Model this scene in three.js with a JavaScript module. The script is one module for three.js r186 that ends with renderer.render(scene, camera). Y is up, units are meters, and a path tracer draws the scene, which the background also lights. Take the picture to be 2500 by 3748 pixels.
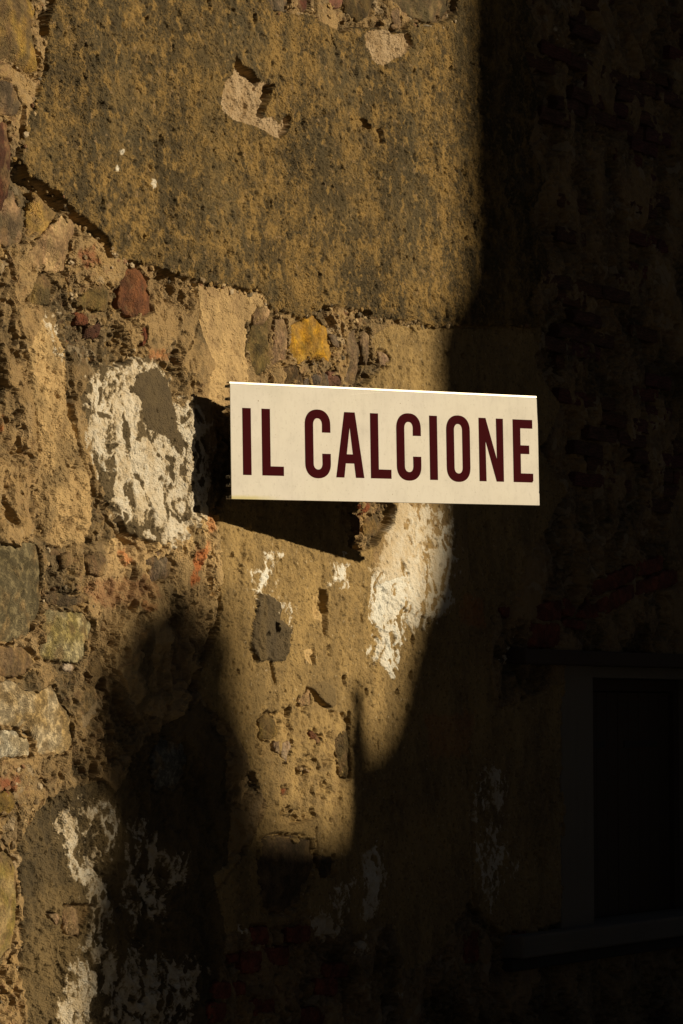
import * as THREE from 'three';
import { mergeGeometries } from 'three/addons/utils/BufferGeometryUtils.js';
import { RoundedBoxGeometry } from 'three/addons/geometries/RoundedBoxGeometry.js';

// ------------------------------------------------------------------ camera, sky, sun, exposure
const scene = new THREE.Scene();
const EYE = 1.7, FOCAL = 10000, TILT = Math.atan(726 / FOCAL);       // a short telephoto, tilted up four degrees
const camera = new THREE.PerspectiveCamera(2 * Math.atan(1874 / FOCAL) * 180 / Math.PI, 683 / 1024, 0.1, 400);
camera.position.set(0, EYE, 0);
camera.rotation.x = TILT;
scene.add(camera);
const renderer = new THREE.WebGLRenderer({ antialias: true });
renderer.toneMapping = THREE.LinearToneMapping;
renderer.toneMappingExposure = 1.0;
renderer.shadowMap.enabled = true;

const SUN_DIR = new THREE.Vector3(0.9228, 0.2837, 0.2606).normalize();
const SUN_COL = [1, 0.79, 0.5], SUN_INT = 4.6;
{ // late-afternoon sky, dim against the sun: the picture is exposed for the sunlit sign
  const w = 64, h = 32, a = new Float32Array(w * h * 4);
  for (let j = 0; j < h; j++) for (let i = 0; i < w; i++) {
    const e = Math.max(0, ((j + 0.5) / h - 0.5) * 2), k = (j * w + i) * 4, g = Math.pow(1 - e, 3);
    a[k] = 0.011 + 0.010 * g; a[k + 1] = 0.0135 + 0.009 * g; a[k + 2] = 0.019 + 0.006 * g; a[k + 3] = 1;
  }
  const t = new THREE.DataTexture(a, w, h, THREE.RGBAFormat, THREE.FloatType);
  t.mapping = THREE.EquirectangularReflectionMapping; t.magFilter = THREE.LinearFilter; t.needsUpdate = true;
  scene.background = t; scene.environment = t;
}
const sun = new THREE.DirectionalLight(new THREE.Color().setRGB(...SUN_COL), SUN_INT);
sun.position.copy(SUN_DIR).multiplyScalar(40).add(new THREE.Vector3(0, 2.5, -10));
sun.target.position.set(0, 2.5, -10);
sun.castShadow = true;
sun.shadow.mapSize.set(4096, 4096);
Object.assign(sun.shadow.camera, { left: -9, right: 9, top: 9, bottom: -9, near: 1, far: 80 });
scene.add(sun, sun.target);

// ------------------------------------------------------------------ helpers
let seed = 12345;
const rnd = () => { seed = (seed * 1664525 + 1013904223) >>> 0; return seed / 4294967296; };
const rr = (a, b) => a + (b - a) * rnd();
const clamp = (x, a = 0, b = 1) => x < a ? a : x > b ? b : x;
const ss = (a, b, x) => { const t = clamp((x - a) / (b - a)); return t * t * (3 - 2 * t); };
const mix = (a, b, t) => a + (b - a) * t;
const PERM = new Uint8Array(512); { const p = [...Array(256).keys()]; for (let i = 255; i > 0; i--) { const j = Math.floor(rnd() * (i + 1)); [p[i], p[j]] = [p[j], p[i]]; } for (let i = 0; i < 512; i++) PERM[i] = p[i & 255]; }
const GX = new Float32Array(256), GY = new Float32Array(256);
for (let i = 0; i < 256; i++) { const a = rnd() * 6.28318; GX[i] = Math.cos(a) * 1.5; GY[i] = Math.sin(a) * 1.5; }
function pn(x, y) {                                                   // gradient noise, about -1 to 1
  const xf = Math.floor(x), yf = Math.floor(y), X = xf & 255, Y = yf & 255; x -= xf; y -= yf;
  const u = x * x * x * (x * (x * 6 - 15) + 10), v = y * y * y * (y * (y * 6 - 15) + 10);
  const a = PERM[X] + Y, b = PERM[X + 1] + Y, aa = PERM[a], ba = PERM[b], ab = PERM[a + 1], bb = PERM[b + 1];
  const n0 = GX[aa] * x + GY[aa] * y, n1 = GX[ba] * (x - 1) + GY[ba] * y, n2 = GX[ab] * x + GY[ab] * (y - 1), n3 = GX[bb] * (x - 1) + GY[bb] * (y - 1);
  const m0 = n0 + u * (n1 - n0), m1 = n2 + u * (n3 - n2); return m0 + v * (m1 - m0);
}
function fbm(x, y, o) { let s = 0, a = 0.55; for (let i = 0; i < o; i++) { s += a * pn(x, y); a *= 0.5; x = x * 2.03 + 17.3; y = y * 2.03 - 9.1; } return s; }
const vc = { f1: 0, f2: 0, id: 0 };
function voro(x, y) {                                                 // cell noise: distance to the nearest and second nearest seed, and the cell's number
  const X = Math.floor(x), Y = Math.floor(y); let f1 = 9, f2 = 9, id = 0;
  for (let j = -1; j < 2; j++) for (let i = -1; i < 2; i++) {
    const h = PERM[PERM[(X + i) & 255] + ((Y + j) & 255)], g = PERM[h + 57];
    const dx = X + i + 0.15 + 0.7 * h / 255 - x, dy = Y + j + 0.15 + 0.7 * g / 255 - y, q = dx * dx + dy * dy;
    if (q < f1) { f2 = f1; f1 = q; id = h; } else if (q < f2) f2 = q;
  }
  vc.f1 = Math.sqrt(f1); vc.f2 = Math.sqrt(f2); vc.id = id; return vc;
}
const toLin = c => { c /= 255; return c <= 0.04045 ? c / 12.92 : Math.pow((c + 0.055) / 1.055, 2.4); };
const toS = c => { c = clamp(c); return 255 * (c <= 0.0031308 ? c * 12.92 : 1.055 * Math.pow(c, 1 / 2.4) - 0.055); };
// a surface tone read off the photograph where the sun strikes it squarely, turned into the base colour (linear)
const KW = SUN_INT * 0.905 / Math.PI;
const alb = (r, g, b) => [clamp(toLin(r) / (KW * SUN_COL[0]), 0, 0.85), clamp(toLin(g) / (KW * SUN_COL[1]), 0, 0.85), clamp(toLin(b) / (KW * SUN_COL[2]), 0, 0.85)];
const names = {};
function numbered(n) { const k = names[n] = (names[n] ?? -1) + 1; return k ? `${n}_${String(k).padStart(3, '0')}` : n; }
function mesh(name, geo, mat, parent) { const m = new THREE.Mesh(geo, mat); m.name = name; m.castShadow = m.receiveShadow = true; parent.add(m); return m; }
function thing(name, label, category, x = 0, y = 0, z = 0, turn = 0) { const g = new THREE.Group(); g.name = numbered(name); g.userData = { label, category }; g.position.set(x, y, z); g.rotation.y = turn; scene.add(g); return g; }
const std = (rgb, rough = 0.9, extra = {}) => new THREE.MeshStandardMaterial({ color: new THREE.Color().setRGB(...rgb), roughness: rough, ...extra });
function box(w, h, d, x, y, z) { const g = new THREE.BoxGeometry(w, h, d); g.translate(x, y, z); return g; }
function rbox(w, h, d, x, y, z, r = 0.004) { const g = new RoundedBoxGeometry(w, h, d, 2, r); g.translate(x, y, z); return g; }
function texture(w, h, fn, srgb) {                                    // fn(i, j) -> [r, g, b] 0..255
  const a = new Uint8Array(w * h * 4);
  for (let j = 0; j < h; j++) for (let i = 0; i < w; i++) { const c = fn(i, j), k = (j * w + i) * 4; a[k] = c[0]; a[k + 1] = c[1]; a[k + 2] = c[2]; a[k + 3] = 255; }
  const t = new THREE.DataTexture(a, w, h, THREE.RGBAFormat); t.magFilter = t.minFilter = THREE.LinearFilter;
  t.wrapS = t.wrapT = THREE.RepeatWrapping; if (srgb) t.colorSpace = THREE.SRGBColorSpace; t.needsUpdate = true; return t;
}

// ------------------------------------------------------------------ the old wall: its plane; all outlines on it are in millimetres along and up the wall
const WD = [0.5752, -0.8180], WN = [0.8180, 0.5752], WO = [-0.6773, -9.1139];   // along the wall, out of the wall, its origin (x, z)
const WTURN = Math.atan2(0.8180, 0.5752);
const wallGroup = thing('old_wall', 'old rubble stone wall with flaking ochre plaster and whitewash remnants', 'wall', WO[0] - 0.012 * WN[0], 0, WO[1] - 0.012 * WN[1], WTURN);

function poly(pts) {                                                  // outline in millimetres -> outline in metres with its box
  const p = pts.map(q => [q[0] / 1000, q[1] / 1000]), o = { p, x0: 9e9, x1: -9e9, y0: 9e9, y1: -9e9 };
  for (const [x, y] of p) { o.x0 = Math.min(o.x0, x); o.x1 = Math.max(o.x1, x); o.y0 = Math.min(o.y0, y); o.y1 = Math.max(o.y1, y); }
  return o;
}
function sd(o, x, y) {                                                // signed distance, negative inside
  const p = o.p; let d = 1e9, inside = false;
  for (let i = 0, j = p.length - 1; i < p.length; j = i++) {
    const ax = p[i][0], ay = p[i][1], ex = p[j][0] - ax, ey = p[j][1] - ay, wx = x - ax, wy = y - ay;
    const t = clamp((wx * ex + wy * ey) / (ex * ex + ey * ey)), bx = wx - ex * t, by = wy - ey * t;
    d = Math.min(d, bx * bx + by * by);
    if ((ay > y) !== (p[j][1] > y) && x < (ex * (y - ay)) / ey + ax) inside = !inside;
  }
  return inside ? -Math.sqrt(d) : Math.sqrt(d);
}
function dl(o, x, y) {                                                // distance to an open line
  const p = o.p; let d = 1e9;
  for (let i = 1; i < p.length; i++) {
    const ax = p[i][0], ay = p[i][1], ex = p[i - 1][0] - ax, ey = p[i - 1][1] - ay, wx = x - ax, wy = y - ay;
    const t = clamp((wx * ex + wy * ey) / (ex * ex + ey * ey)), bx = wx - ex * t, by = wy - ey * t; d = Math.min(d, bx * bx + by * by);
  }
  return Math.sqrt(d);
}
const near = (o, x, y, m) => x > o.x0 - m && x < o.x1 + m && y > o.y0 - m && y < o.y1 + m;

// tones (as the sun shows them), each a pair that mottles
const T = {
  upperA: alb(164, 122, 58), upperB: alb(80, 62, 32), upperC: alb(96, 79, 47), upperD: alb(118, 91, 47),
  mortarA: alb(180, 138, 80), mortarB: alb(92, 72, 41),
  tanA: alb(190, 147, 80), tanB: alb(138, 106, 58),
  peachA: alb(222, 174, 104), peachB: alb(168, 128, 74),
  greyA: alb(112, 88, 52), greyB: alb(84, 66, 40),
  white: alb(254, 232, 188), cream: alb(230, 194, 138), paleA: alb(206, 166, 112), paleB: alb(172, 132, 80),
  brick: alb(150, 70, 36), orange: alb(222, 118, 52), darkA: alb(132, 102, 56), darkB: alb(78, 61, 34),
};
// coats laid over the masonry, bottom first: outline, height above the bedding mortar, roughness, tones
const coats = [
  { id: 0, lvl: 0.006, amp: 0.005, crag: 0.6, col: ['peachA', 'peachB'], o: [[-562, 2834], [-496, 2948], [-421, 2985], [-394, 2886], [-372, 2809], [-331, 2641], [-294, 2531], [-238, 2360], [-230, 2298], [-264, 2242], [-372, 2224], [-432, 2230], [-479, 2310], [-507, 2402], [-491, 2544], [-525, 2653]] },
  { id: 0, lvl: 0.004, amp: 0.005, crag: 1, col: ['peachA', 'paleB'], o: [[-250, 2225], [-69, 2279], [192, 2349], [342, 2367], [435, 2363], [445, 2221], [455, 2164], [452, 2069], [434, 1983], [394, 1897], [335, 1840], [286, 1737], [197, 1663], [22, 1700], [-149, 1834], [-220, 2012]] },
  { id: 0, lvl: 0.000, amp: 0.005, crag: 0.5, col: ['darkA', 'darkB'], o: [[-456, 1414], [-337, 1446], [-173, 1468], [-118, 1431], [80, 1609], [346, 1737], [485, 1605], [534, 1132], [414, 629], [446, 209], [-546, 336], [-539, 843], [-530, 1099], [-571, 1289]] },
  { id: 0, lvl: 0.012, amp: 0.004, crag: 0.25, col: ['peachA', 'paleB'], o: [[309, 3170], [476, 3192], [557, 3182], [710, 3172], [589, 3060], [598, 2954], [609, 2838], [498, 2750], [371, 2763], [378, 2849], [416, 2901], [370, 2958], [319, 3044]] },
  { id: 2, lvl: 0.011, amp: 0.0045, col: ['tanA', 'tanB'], e: 1, o: [[435, 2382], [591, 2565], [753, 2675], [1195, 2813], [1448, 2992], [1375, 3109], [1522, 3168], [1750, 3194], [2639, 3292], [2571, 3130], [2791, 2980], [2622, 2783], [2810, 2613], [2674, 2457], [2498, 2313], [2411, 2142], [2223, 2071], [2201, 1896], [2251, 1700], [2782, 1813], [2771, 822], [2316, 807], [2053, 952], [1817, 757], [1590, 712], [1517, 901], [1265, 877], [1057, 960], [758, 930], [489, 929], [426, 1138], [605, 1195], [732, 1363], [564, 1605], [346, 1751], [341, 1840], [402, 1898], [440, 1983], [458, 2069], [449, 2116], [459, 2164], [451, 2221], [435, 2282]] },
  { id: 0, lvl: 0.013, amp: 0.004, crag: 0.3, col: ['greyA', 'mortarB'], o: [[-183, 2834], [-102, 2844], [-24, 2878], [70, 2893], [129, 2861], [189, 2741], [310, 2733], [372, 2549], [342, 2386], [335, 2362], [267, 2358], [222, 2304], [133, 2255], [31, 2275], [-43, 2287], [-84, 2333], [-162, 2392], [-188, 2426], [-232, 2522], [-251, 2570], [-279, 2640], [-296, 2719], [-262, 2774]] },
  { id: 0, lvl: 0.017, amp: 0.002, col: ['greyA', 'greyB'], o: [[-21, 2821], [91, 2857], [147, 2815], [176, 2745], [206, 2658], [244, 2613], [216, 2570], [148, 2624], [73, 2641], [18, 2666], [9, 2730], [-38, 2767]] },
  { id: 1, lvl: 0.028, amp: 0.008, col: ['upperA', 'upperB'], e: 1, o: [[-441, 4034], [-487, 3923], [-499, 3829], [-485, 3780], [-510, 3740], [-530, 3680], [-543, 3643], [-579, 3581], [-591, 3522], [-624, 3454], [-602, 3440], [-577, 3411], [-494, 3391], [-425, 3373], [-364, 3336], [-312, 3298], [-250, 3290], [-187, 3258], [-151, 3223], [-124, 3197], [-60, 3199], [32, 3201], [155, 3193], [183, 3187], [260, 3182], [376, 3176], [435, 3183], [517, 3187], [597, 3182], [660, 3202], [712, 3153], [723, 3134], [827, 3128], [913, 3119], [990, 3152], [1067, 3186], [1156, 3197], [1247, 3195], [1339, 3200], [1384, 3182], [1550, 3188], [1670, 3202], [1744, 3190], [1828, 3196], [2065, 3230], [2349, 3259], [2606, 3284], [2530, 3410], [2686, 3567], [2523, 3728], [2645, 3907], [2515, 4047], [2615, 4249], [2486, 4408], [2585, 4555], [2455, 4666], [2035, 4574], [1954, 4524], [1988, 4489], [1929, 4441], [1841, 4408], [1739, 4373], [1641, 4373], [1605, 4325], [1508, 4298], [1450, 4300], [1240, 4263], [1170, 4229], [1103, 4235], [971, 4253], [862, 4236], [733, 4222], [682, 4279]] },
  { id: 2, lvl: 0.026, amp: 0.003, col: ['greyA', 'greyB'], e: 1, o: [[681, 2115], [743, 2104], [786, 2082], [796, 2019], [859, 1997], [849, 1934], [827, 1883], [744, 1869], [722, 1888], [672, 1868], [626, 1929], [641, 2009], [660, 2090]] },
  { id: 2, lvl: 0.020, amp: 0.002, col: ['greyA', 'darkA'], o: [[980, 1787], [1073, 1809], [1134, 1780], [1146, 1720], [1099, 1705], [1039, 1730], [1005, 1759]] },
  { id: 2, lvl: 0.020, amp: 0.003, col: ['tanA', 'paleB'], o: [[1447, 2478], [1530, 2490], [2022, 2521], [2061, 2239], [1901, 2072], [1669, 2055], [1520, 2113], [1395, 2191], [1374, 2252], [1410, 2331], [1472, 2376], [1530, 2446]] },
];
// hollows broken out of the coats: floor height, tilt of the floor (rises to the lower left), tones
const hollows = [
  { fl: -0.03, o: [[1498, 2488], [1526, 2477], [1521, 2446], [1507, 2409], [1476, 2381], [1450, 2369], [1410, 2326], [1388, 2312], [1406, 2351], [1458, 2390], [1480, 2433]], col: ['mortarA', 'mortarB'], tilt: 0 },
  { fl: -0.004, o: [[508, 4015], [524, 3984], [601, 3972], [658, 3946], [729, 3947], [716, 3907], [683, 3866], [662, 3812], [724, 3829], [766, 3811], [827, 3857], [836, 3828], [811, 3789], [774, 3756], [725, 3759], [651, 3776], [578, 3778], [506, 3780], [437, 3792], [427, 3819], [445, 3905], [497, 3940]], col: ['paleA', 'paleB'], tilt: 0.030 },
  { fl: 0.000, o: [[1332, 4268], [1450, 4300], [1521, 4298], [1618, 4321], [1654, 4280], [1574, 4223], [1497, 4187], [1437, 4155], [1378, 4156], [1332, 4195], [1314, 4231]], col: ['paleA', 'paleB'], tilt: 0.022 },
  { fl: -0.004, o: [[1217, 3926], [1240, 3934], [1298, 3925], [1358, 3902], [1442, 3917], [1437, 3855], [1367, 3813], [1285, 3819], [1251, 3846], [1217, 3887]], col: ['upperA', 'mortarB'], tilt: 0.032 },
  { fl: -0.022, o: [[1285, 3923], [1312, 3928], [1361, 3901], [1343, 3883], [1307, 3900]], col: ['mortarA', 'mortarB'], tilt: 0 },
  { fl: -0.022, o: [[1411, 3905], [1440, 3915], [1437, 3855], [1413, 3853]], col: ['mortarA', 'mortarB'], tilt: 0 },
  { fl: -0.024, o: [[508, 4010], [553, 3979], [610, 3974], [658, 3946], [631, 3923], [577, 3940], [524, 3958]], col: ['mortarA', 'mortarB'], tilt: 0 },
  { fl: -0.024, o: [[675, 3931], [729, 3947], [716, 3902], [683, 3861], [659, 3812], [643, 3819], [659, 3876]], col: ['mortarA', 'mortarB'], tilt: 0 },
  { fl: -0.026, o: [[1049, 2132], [1089, 2139], [1096, 2059], [1080, 1967], [1063, 1987], [1056, 2058]], col: ['tanA', 'tanB'], tilt: 0 },
  { fl: -0.004, o: [[1001, 2116], [1056, 2133], [1089, 2139], [1096, 2059], [1080, 1967], [1060, 1987], [1042, 2028], [1010, 2032]], col: ['peachA', 'tanA'], tilt: 0.012 },
  { fl: -0.014, o: [[1091, 1934], [1115, 1938], [1118, 1895], [1098, 1897]], col: ['tanA', 'tanB'], tilt: 0 },
  { fl: -0.016, o: [[1184, 1825], [1206, 1831], [1206, 1788], [1192, 1790]], col: ['tanA', 'tanB'], tilt: 0 }, { fl: -0.016, o: [[998, 1898], [1013, 1906], [1008, 1866], [995, 1860]], col: ['tanA', 'tanB'], tilt: 0 }, { fl: -0.016, o: [[755, 2010], [774, 2007], [781, 1980], [765, 1974]], col: ['greyA', 'greyB'], tilt: 0 }, { fl: -0.02, o: [[971, 1783], [1005, 1769], [1065, 1728], [1111, 1710], [1074, 1708], [1005, 1730]], col: ['tanA', 'tanB'], tilt: 0 }, { fl: -0.02, o: [[-248, 1995], [-217, 1990], [-211, 1941], [-247, 1904], [-263, 1922]], col: ['mortarA', 'mortarB'], tilt: 0 }, { fl: -0.03, o: [[-384, 3319], [-302, 3309], [-240, 3286], [-177, 3254], [-155, 3197], [-176, 3199], [-205, 3241], [-260, 3260], [-302, 3236], [-313, 3280]], col: ['mortarA', 'mortarB'], tilt: 0 }, { fl: -0.03, o: [[-604, 3405], [-558, 3399], [-439, 3364], [-364, 3326], [-391, 3313], [-452, 3331], [-532, 3363], [-584, 3381]], col: ['mortarA', 'mortarB'], tilt: 0 },
  { fl: -0.004, o: [[941, 1917], [1005, 1926], [1012, 1893], [998, 1858], [974, 1873], [947, 1895]], col: ['peachA', 'tanA'], tilt: 0.018 },
  { fl: -0.010, o: [[739, 1874], [755, 1865], [781, 1797], [775, 1787], [755, 1826]], col: ['tanA', 'tanB'], tilt: 0 },
  { fl: 0.000, o: [[756, 1690], [887, 1720], [968, 1781], [1005, 1759], [1099, 1700], [1195, 1690], [1239, 1660], [1239, 1449], [1198, 1419], [1160, 1291], [1006, 1306], [806, 1283], [789, 1409], [756, 1507], [667, 1546], [651, 1623], [683, 1681]], col: ['tanA', 'tanB'], tilt: 0.004, rub: 0.35 },
  { fl: -0.012, o: [[1186, 2469], [1526, 2490], [1526, 2450], [1472, 2381], [1403, 2338], [1368, 2303], [1311, 2293], [1243, 2303], [1220, 2348], [1177, 2405]], col: ['mortarA', 'mortarB'], tilt: 0.0, rub: 1 },
  { fl: -0.015, o: [[-218, 1072], [-370, 1081], [-379, 1047], [-374, 986], [-298, 972], [-265, 1014]], col: ['mortarA', 'mortarB'], tilt: 0 },
];
const rubbles = [ // where the bedding mortar is coarse rubble
  [[1081, 3183], [1375, 3203], [1374, 2912], [818, 2858], [818, 2947], [1081, 2975]], [[-478, 2214], [-250, 2225], [-221, 2101], [-227, 2012], [-476, 2013]],
  [[-1196, 3928], [-447, 4096], [-510, 3741], [-586, 3532], [-637, 3435], [-593, 3089], [-1181, 3012]], [[-397, 3241], [-106, 3200], [-103, 2851], [-379, 2823]], [[682, 4309], [1994, 4599], [1953, 4402], [748, 4203]],
  [[-1156, 1554], [-496, 1544], [-469, 1414], [-558, 1288], [-548, 505], [-1140, 572]], [[2523, 4878], [7537, 6202], [7364, 2304], [2497, 2145]], [[535, 944], [1265, 877], [1517, 881], [2213, 793], [2206, -124], [539, 104]],
];
const stains = [ // matter of another tone in the surface, with a ragged edge of its own
  { o: [[268, 2222], [351, 2278], [359, 2217], [313, 2140], [276, 2129]], c: 'orange', k: 0.75 }, { o: [[-221, 2128], [76, 2149], [120, 2086], [-95, 2043], [-221, 2056]], c: 'brick', k: 0.35 },
  { o: [[-61, 2225], [-12, 2241], [-26, 2195], [-57, 2189]], c: 'orange', k: 0.6 }, { o: [[18, 2073], [76, 2057], [62, 2029], [26, 2033]], c: 'orange', k: 0.35 }, { o: [[361, 2363], [419, 2371], [404, 2323], [366, 2330]], c: 'orange', k: 0.5 },
  { o: [[-322, 3193], [-246, 3221], [-211, 3176], [-273, 3150]], c: 'brick', k: 0.6 }, { o: [[55, 2914], [203, 2926], [188, 2896], [70, 2886]], c: 'orange', k: 0.4 }, { o: [[2000, 2161], [2162, 2134], [2161, 2036], [2000, 2043]], c: 'orange', k: 0.3 },
  { o: [[1744, 1679], [2098, 1700], [2056, 1528], [1782, 1511]], c: 'orange', k: 0.2 }, { o: [[-690, 2626], [-658, 2629], [-662, 2594], [-690, 2591]], c: 'orange', k: 0.6 }, { o: [[-681, 1496], [-586, 1486], [-598, 1443], [-681, 1454]], c: 'brick', k: 0.7 },
];
const paints = [ // remnants of whitewash: outline and how much of it still holds
  { w: 0.3, k: 0.62, o: [[-183, 2838], [-103, 2849], [-24, 2878], [70, 2895], [132, 2862], [189, 2741], [279, 2749], [433, 2649], [388, 2365], [267, 2353], [222, 2304], [133, 2255], [31, 2275], [-43, 2287], [-84, 2333], [-162, 2392], [-188, 2426], [-232, 2522], [-251, 2570], [-279, 2640], [-296, 2719], [-262, 2774]], not: 6 },
  { w: 0.9, k: 0.8, o: [[1520, 2248], [1718, 2267], [1717, 2193], [1669, 2087], [1594, 1980], [1446, 1977], [1382, 2047], [1406, 2192], [1428, 2224]] }, { w: 0.1, k: 0.82, o: [[1528, 2490], [1642, 2497], [1690, 2435], [1680, 2255], [1520, 2233], [1406, 2202], [1384, 2237], [1419, 2264], [1469, 2318], [1498, 2372], [1532, 2436]] },
  { w: 0.4, k: 0.6, o: [[1633, 2494], [1923, 2502], [1981, 2343], [1940, 2127], [1745, 2015], [1631, 1992], [1575, 2115], [1595, 2325]] },
  { k: 0.82, o: [[1395, 1961], [1534, 1974], [1538, 1912], [1519, 1850], [1446, 1874], [1364, 1919]] }, { k: 0.55, o: [[601, 2189], [657, 2220], [803, 2247], [795, 2178], [738, 2098], [657, 2075], [617, 2132]] },
  { k: 0.6, o: [[1099, 2270], [1160, 2278], [1239, 2246], [1213, 2174], [1116, 2175]] }, { k: 0.42, o: [[754, 2137], [870, 2092], [870, 1994], [804, 2031]] },
  { w: 0.25, k: 0.54, o: [[-415, 1361], [-242, 1408], [-103, 1395], [-60, 1296], [-143, 1192], [-114, 1057], [-154, 901], [-234, 689], [-271, 301], [-430, 321], [-396, 832], [-238, 1038], [-279, 1128], [-374, 1246]] },
  { w: 0.25, k: 0.52, o: [[-145, 1397], [24, 1401], [83, 1290], [200, 1213], [289, 1218], [275, 1117], [172, 1050], [129, 971], [-29, 963], [-101, 1119], [-88, 1252]] },
  { w: 0.25, k: 0.56, o: [[-140, 900], [28, 932], [144, 879], [321, 884], [382, 806], [293, 641], [221, 237], [-230, 296], [-166, 683]] },
  { w: 0.25, k: 0.5, o: [[1057, 1009], [1247, 1118], [1265, 1187], [1499, 1208], [1517, 1085], [1426, 957], [1444, 865], [1318, 793], [1212, 861], [973, 877]] }, { w: 0.25, k: 0.45, o: [[1516, 657], [1609, 731], [1608, 629], [1516, 527], [1443, 522]] },
  { w: 0.25, k: 0.5, o: [[2076, 1399], [2198, 1505], [2363, 1426], [2424, 1150], [2465, 1060], [2297, 960], [2193, 901], [2073, 1058]] }, { w: 0.25, k: 0.45, o: [[504, 946], [598, 969], [614, 901], [551, 849]] },
  { w: 0.25, k: 0.4, o: [[2389, 2031], [2496, 2067], [2473, 1944], [2367, 1865]] }, { w: 0.25, k: 0.3, o: [[3497, 4240], [3882, 4307], [3879, 4130], [3569, 4080]] }, { w: 0.25, k: 0.35, o: [[3614, 3767], [3820, 3795], [3819, 3708], [3613, 3693]] }, { w: 0.25, k: 0.25, o: [[2630, 4600], [3257, 4622], [3328, 4527], [2672, 4376]] }, { k: 0.5, o: [[1601, 4448], [1755, 4492], [1775, 4409], [1639, 4380]] },
  { w: 0.25, k: 0.5, o: [[-500, 2934], [-394, 2990], [-372, 2814], [-412, 2819], [-433, 2915]] }, { k: 0.8, spot: 1, o: [[-132, 3559], [-119, 3569], [-106, 3563], [-109, 3552], [-126, 3548]] }, { k: 0.8, spot: 1, o: [[-154, 3499], [-143, 3512], [-130, 3502], [-134, 3491], [-150, 3489]] }, { k: 0.9, spot: 1, o: [[29, 3477], [42, 3496], [61, 3486], [55, 3465], [43, 3460]] },
];
const cracks = [ // line, half width (m), depth (m)
  [[[105, 4044], [143, 4019], [180, 4019]], 0.005, 0.010], [[[-308, 3889], [-304, 3858]], 0.006, 0.012], [[[947, 4153], [968, 4127], [964, 4091]], 0.007, 0.014], [[[1089, 4193], [1116, 4162], [1128, 4133]], 0.010, 0.018], [[[716, 3977], [732, 3940]], 0.005, 0.012], [[[807, 3869], [832, 3848], [816, 3805], [779, 3758]], 0.007, 0.016], [[[1404, 4135], [1428, 4124], [1424, 4100]], 0.008, 0.016], [[[664, 3689], [671, 3641], [684, 3613]], 0.004, 0.008], [[[1089, 3761], [1116, 3632], [1098, 3557], [1125, 3459]], 0.003, 0.005], [[[181, 3855], [205, 3745], [183, 3646], [214, 3537]], 0.003, 0.005], [[[1912, 4289], [1928, 4259]], 0.006, 0.01], [[[800, 3492], [820, 3425]], 0.005, 0.009],
  [[[427, 2367], [431, 2282], [445, 2221], [455, 2164], [445, 2116], [455, 2069], [437, 1983], [399, 1898], [338, 1840], [319, 1765], [286, 1700]], 0.008, 0.022], [[[315, 3161], [318, 3047], [281, 2967], [214, 2889]], 0.007, 0.02],
  [[[-394, 2886], [-365, 2762], [-322, 2587], [-269, 2484], [-224, 2370]], 0.011, 0.014], [[[-564, 2838], [-529, 2657], [-495, 2537], [-513, 2396]], 0.008, 0.013], [[[-136, 1623], [-171, 1600], [-214, 1531], [-223, 1461]], 0.008, 0.022], [[[-478, 1418], [-520, 1355], [-550, 1310]], 0.008, 0.02],
  [[[-647, 1292], [-594, 1221], [-574, 1110], [-577, 999], [-608, 934]], 0.016, 0.035], [[[-594, 933], [-572, 846], [-557, 719]], 0.009, 0.02], [[[724, 1363], [644, 1260], [597, 1196], [488, 1107], [426, 1072], [381, 1010]], 0.006, 0.014],
  [[[2485, 4351], [2510, 3954], [2520, 3500], [2508, 3328]], 0.008, 0.02], [[[2477, 2312], [2444, 2177], [2390, 2108], [2242, 1940], [2252, 1809], [2292, 1733]], 0.012, 0.022], [[[2036, 1475], [2085, 1271], [2069, 1005], [2193, 815], [2273, 616]], 0.014, 0.02],
  [[[1225, 1696], [1230, 1606], [1234, 1551], [1241, 1456]], 0.012, 0.024], [[[-458, 4004], [-466, 3966], [-562, 3883], [-569, 3846], [-510, 3786], [-512, 3757]], 0.008, 0.02], [[[-490, 3907], [-500, 3824], [-486, 3780], [-523, 3721], [-535, 3674]], 0.008, 0.018], [[[-590, 3624], [-600, 3573], [-599, 3520]], 0.010, 0.024],
  [[[893, 2995], [902, 2886]], 0.006, 0.014], [[[1275, 3150], [1302, 3080], [1320, 2989], [1299, 2915]], 0.008, 0.022], [[[1357, 3138], [1378, 3058], [1356, 2993]], 0.006, 0.018], [[[1177, 3138], [1199, 3059], [1142, 2981]], 0.010, 0.022], [[[743, 3078], [752, 3019], [736, 2909]], 0.007, 0.02],
  [[[186, 3192], [194, 3155], [209, 3119]], 0.008, 0.02], [[[1731, 3187], [1907, 3202], [2357, 3254]], 0.005, 0.01], [[[629, 3133], [637, 3065]], 0.006, 0.016], [[[269, 1951], [303, 1887], [297, 1868]], 0.005, 0.012], [[[-253, 2503], [-231, 2414], [-182, 2363], [-90, 2287], [39, 2239]], 0.010, 0.022],
  [[[1186, 1820], [1199, 1790]], 0.005, 0.012], [[[-118, 1449], [-63, 1556], [-6, 1628]], 0.005, 0.012], [[[272, 1487], [288, 1440], [214, 1368]], 0.006, 0.012], [[[1023, 1276], [1031, 1157], [1006, 1060], [956, 995]], 0.006, 0.014], [[[1186, 823], [1230, 780], [1230, 601]], 0.01, 0.02],
  [[[-678, 3183], [-661, 3115], [-680, 3008], [-693, 2859]], 0.008, 0.02], [[[-574, 2601], [-599, 2521], [-588, 2426]], 0.008, 0.018], [[[-617, 2876], [-590, 2801], [-569, 2724]], 0.006, 0.014], [[[263, 2899], [279, 2825], [312, 2790]], 0.007, 0.016],
];
for (const L of [coats, hollows, stains, paints]) for (const f of L) f.p = poly(f.o);
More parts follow.
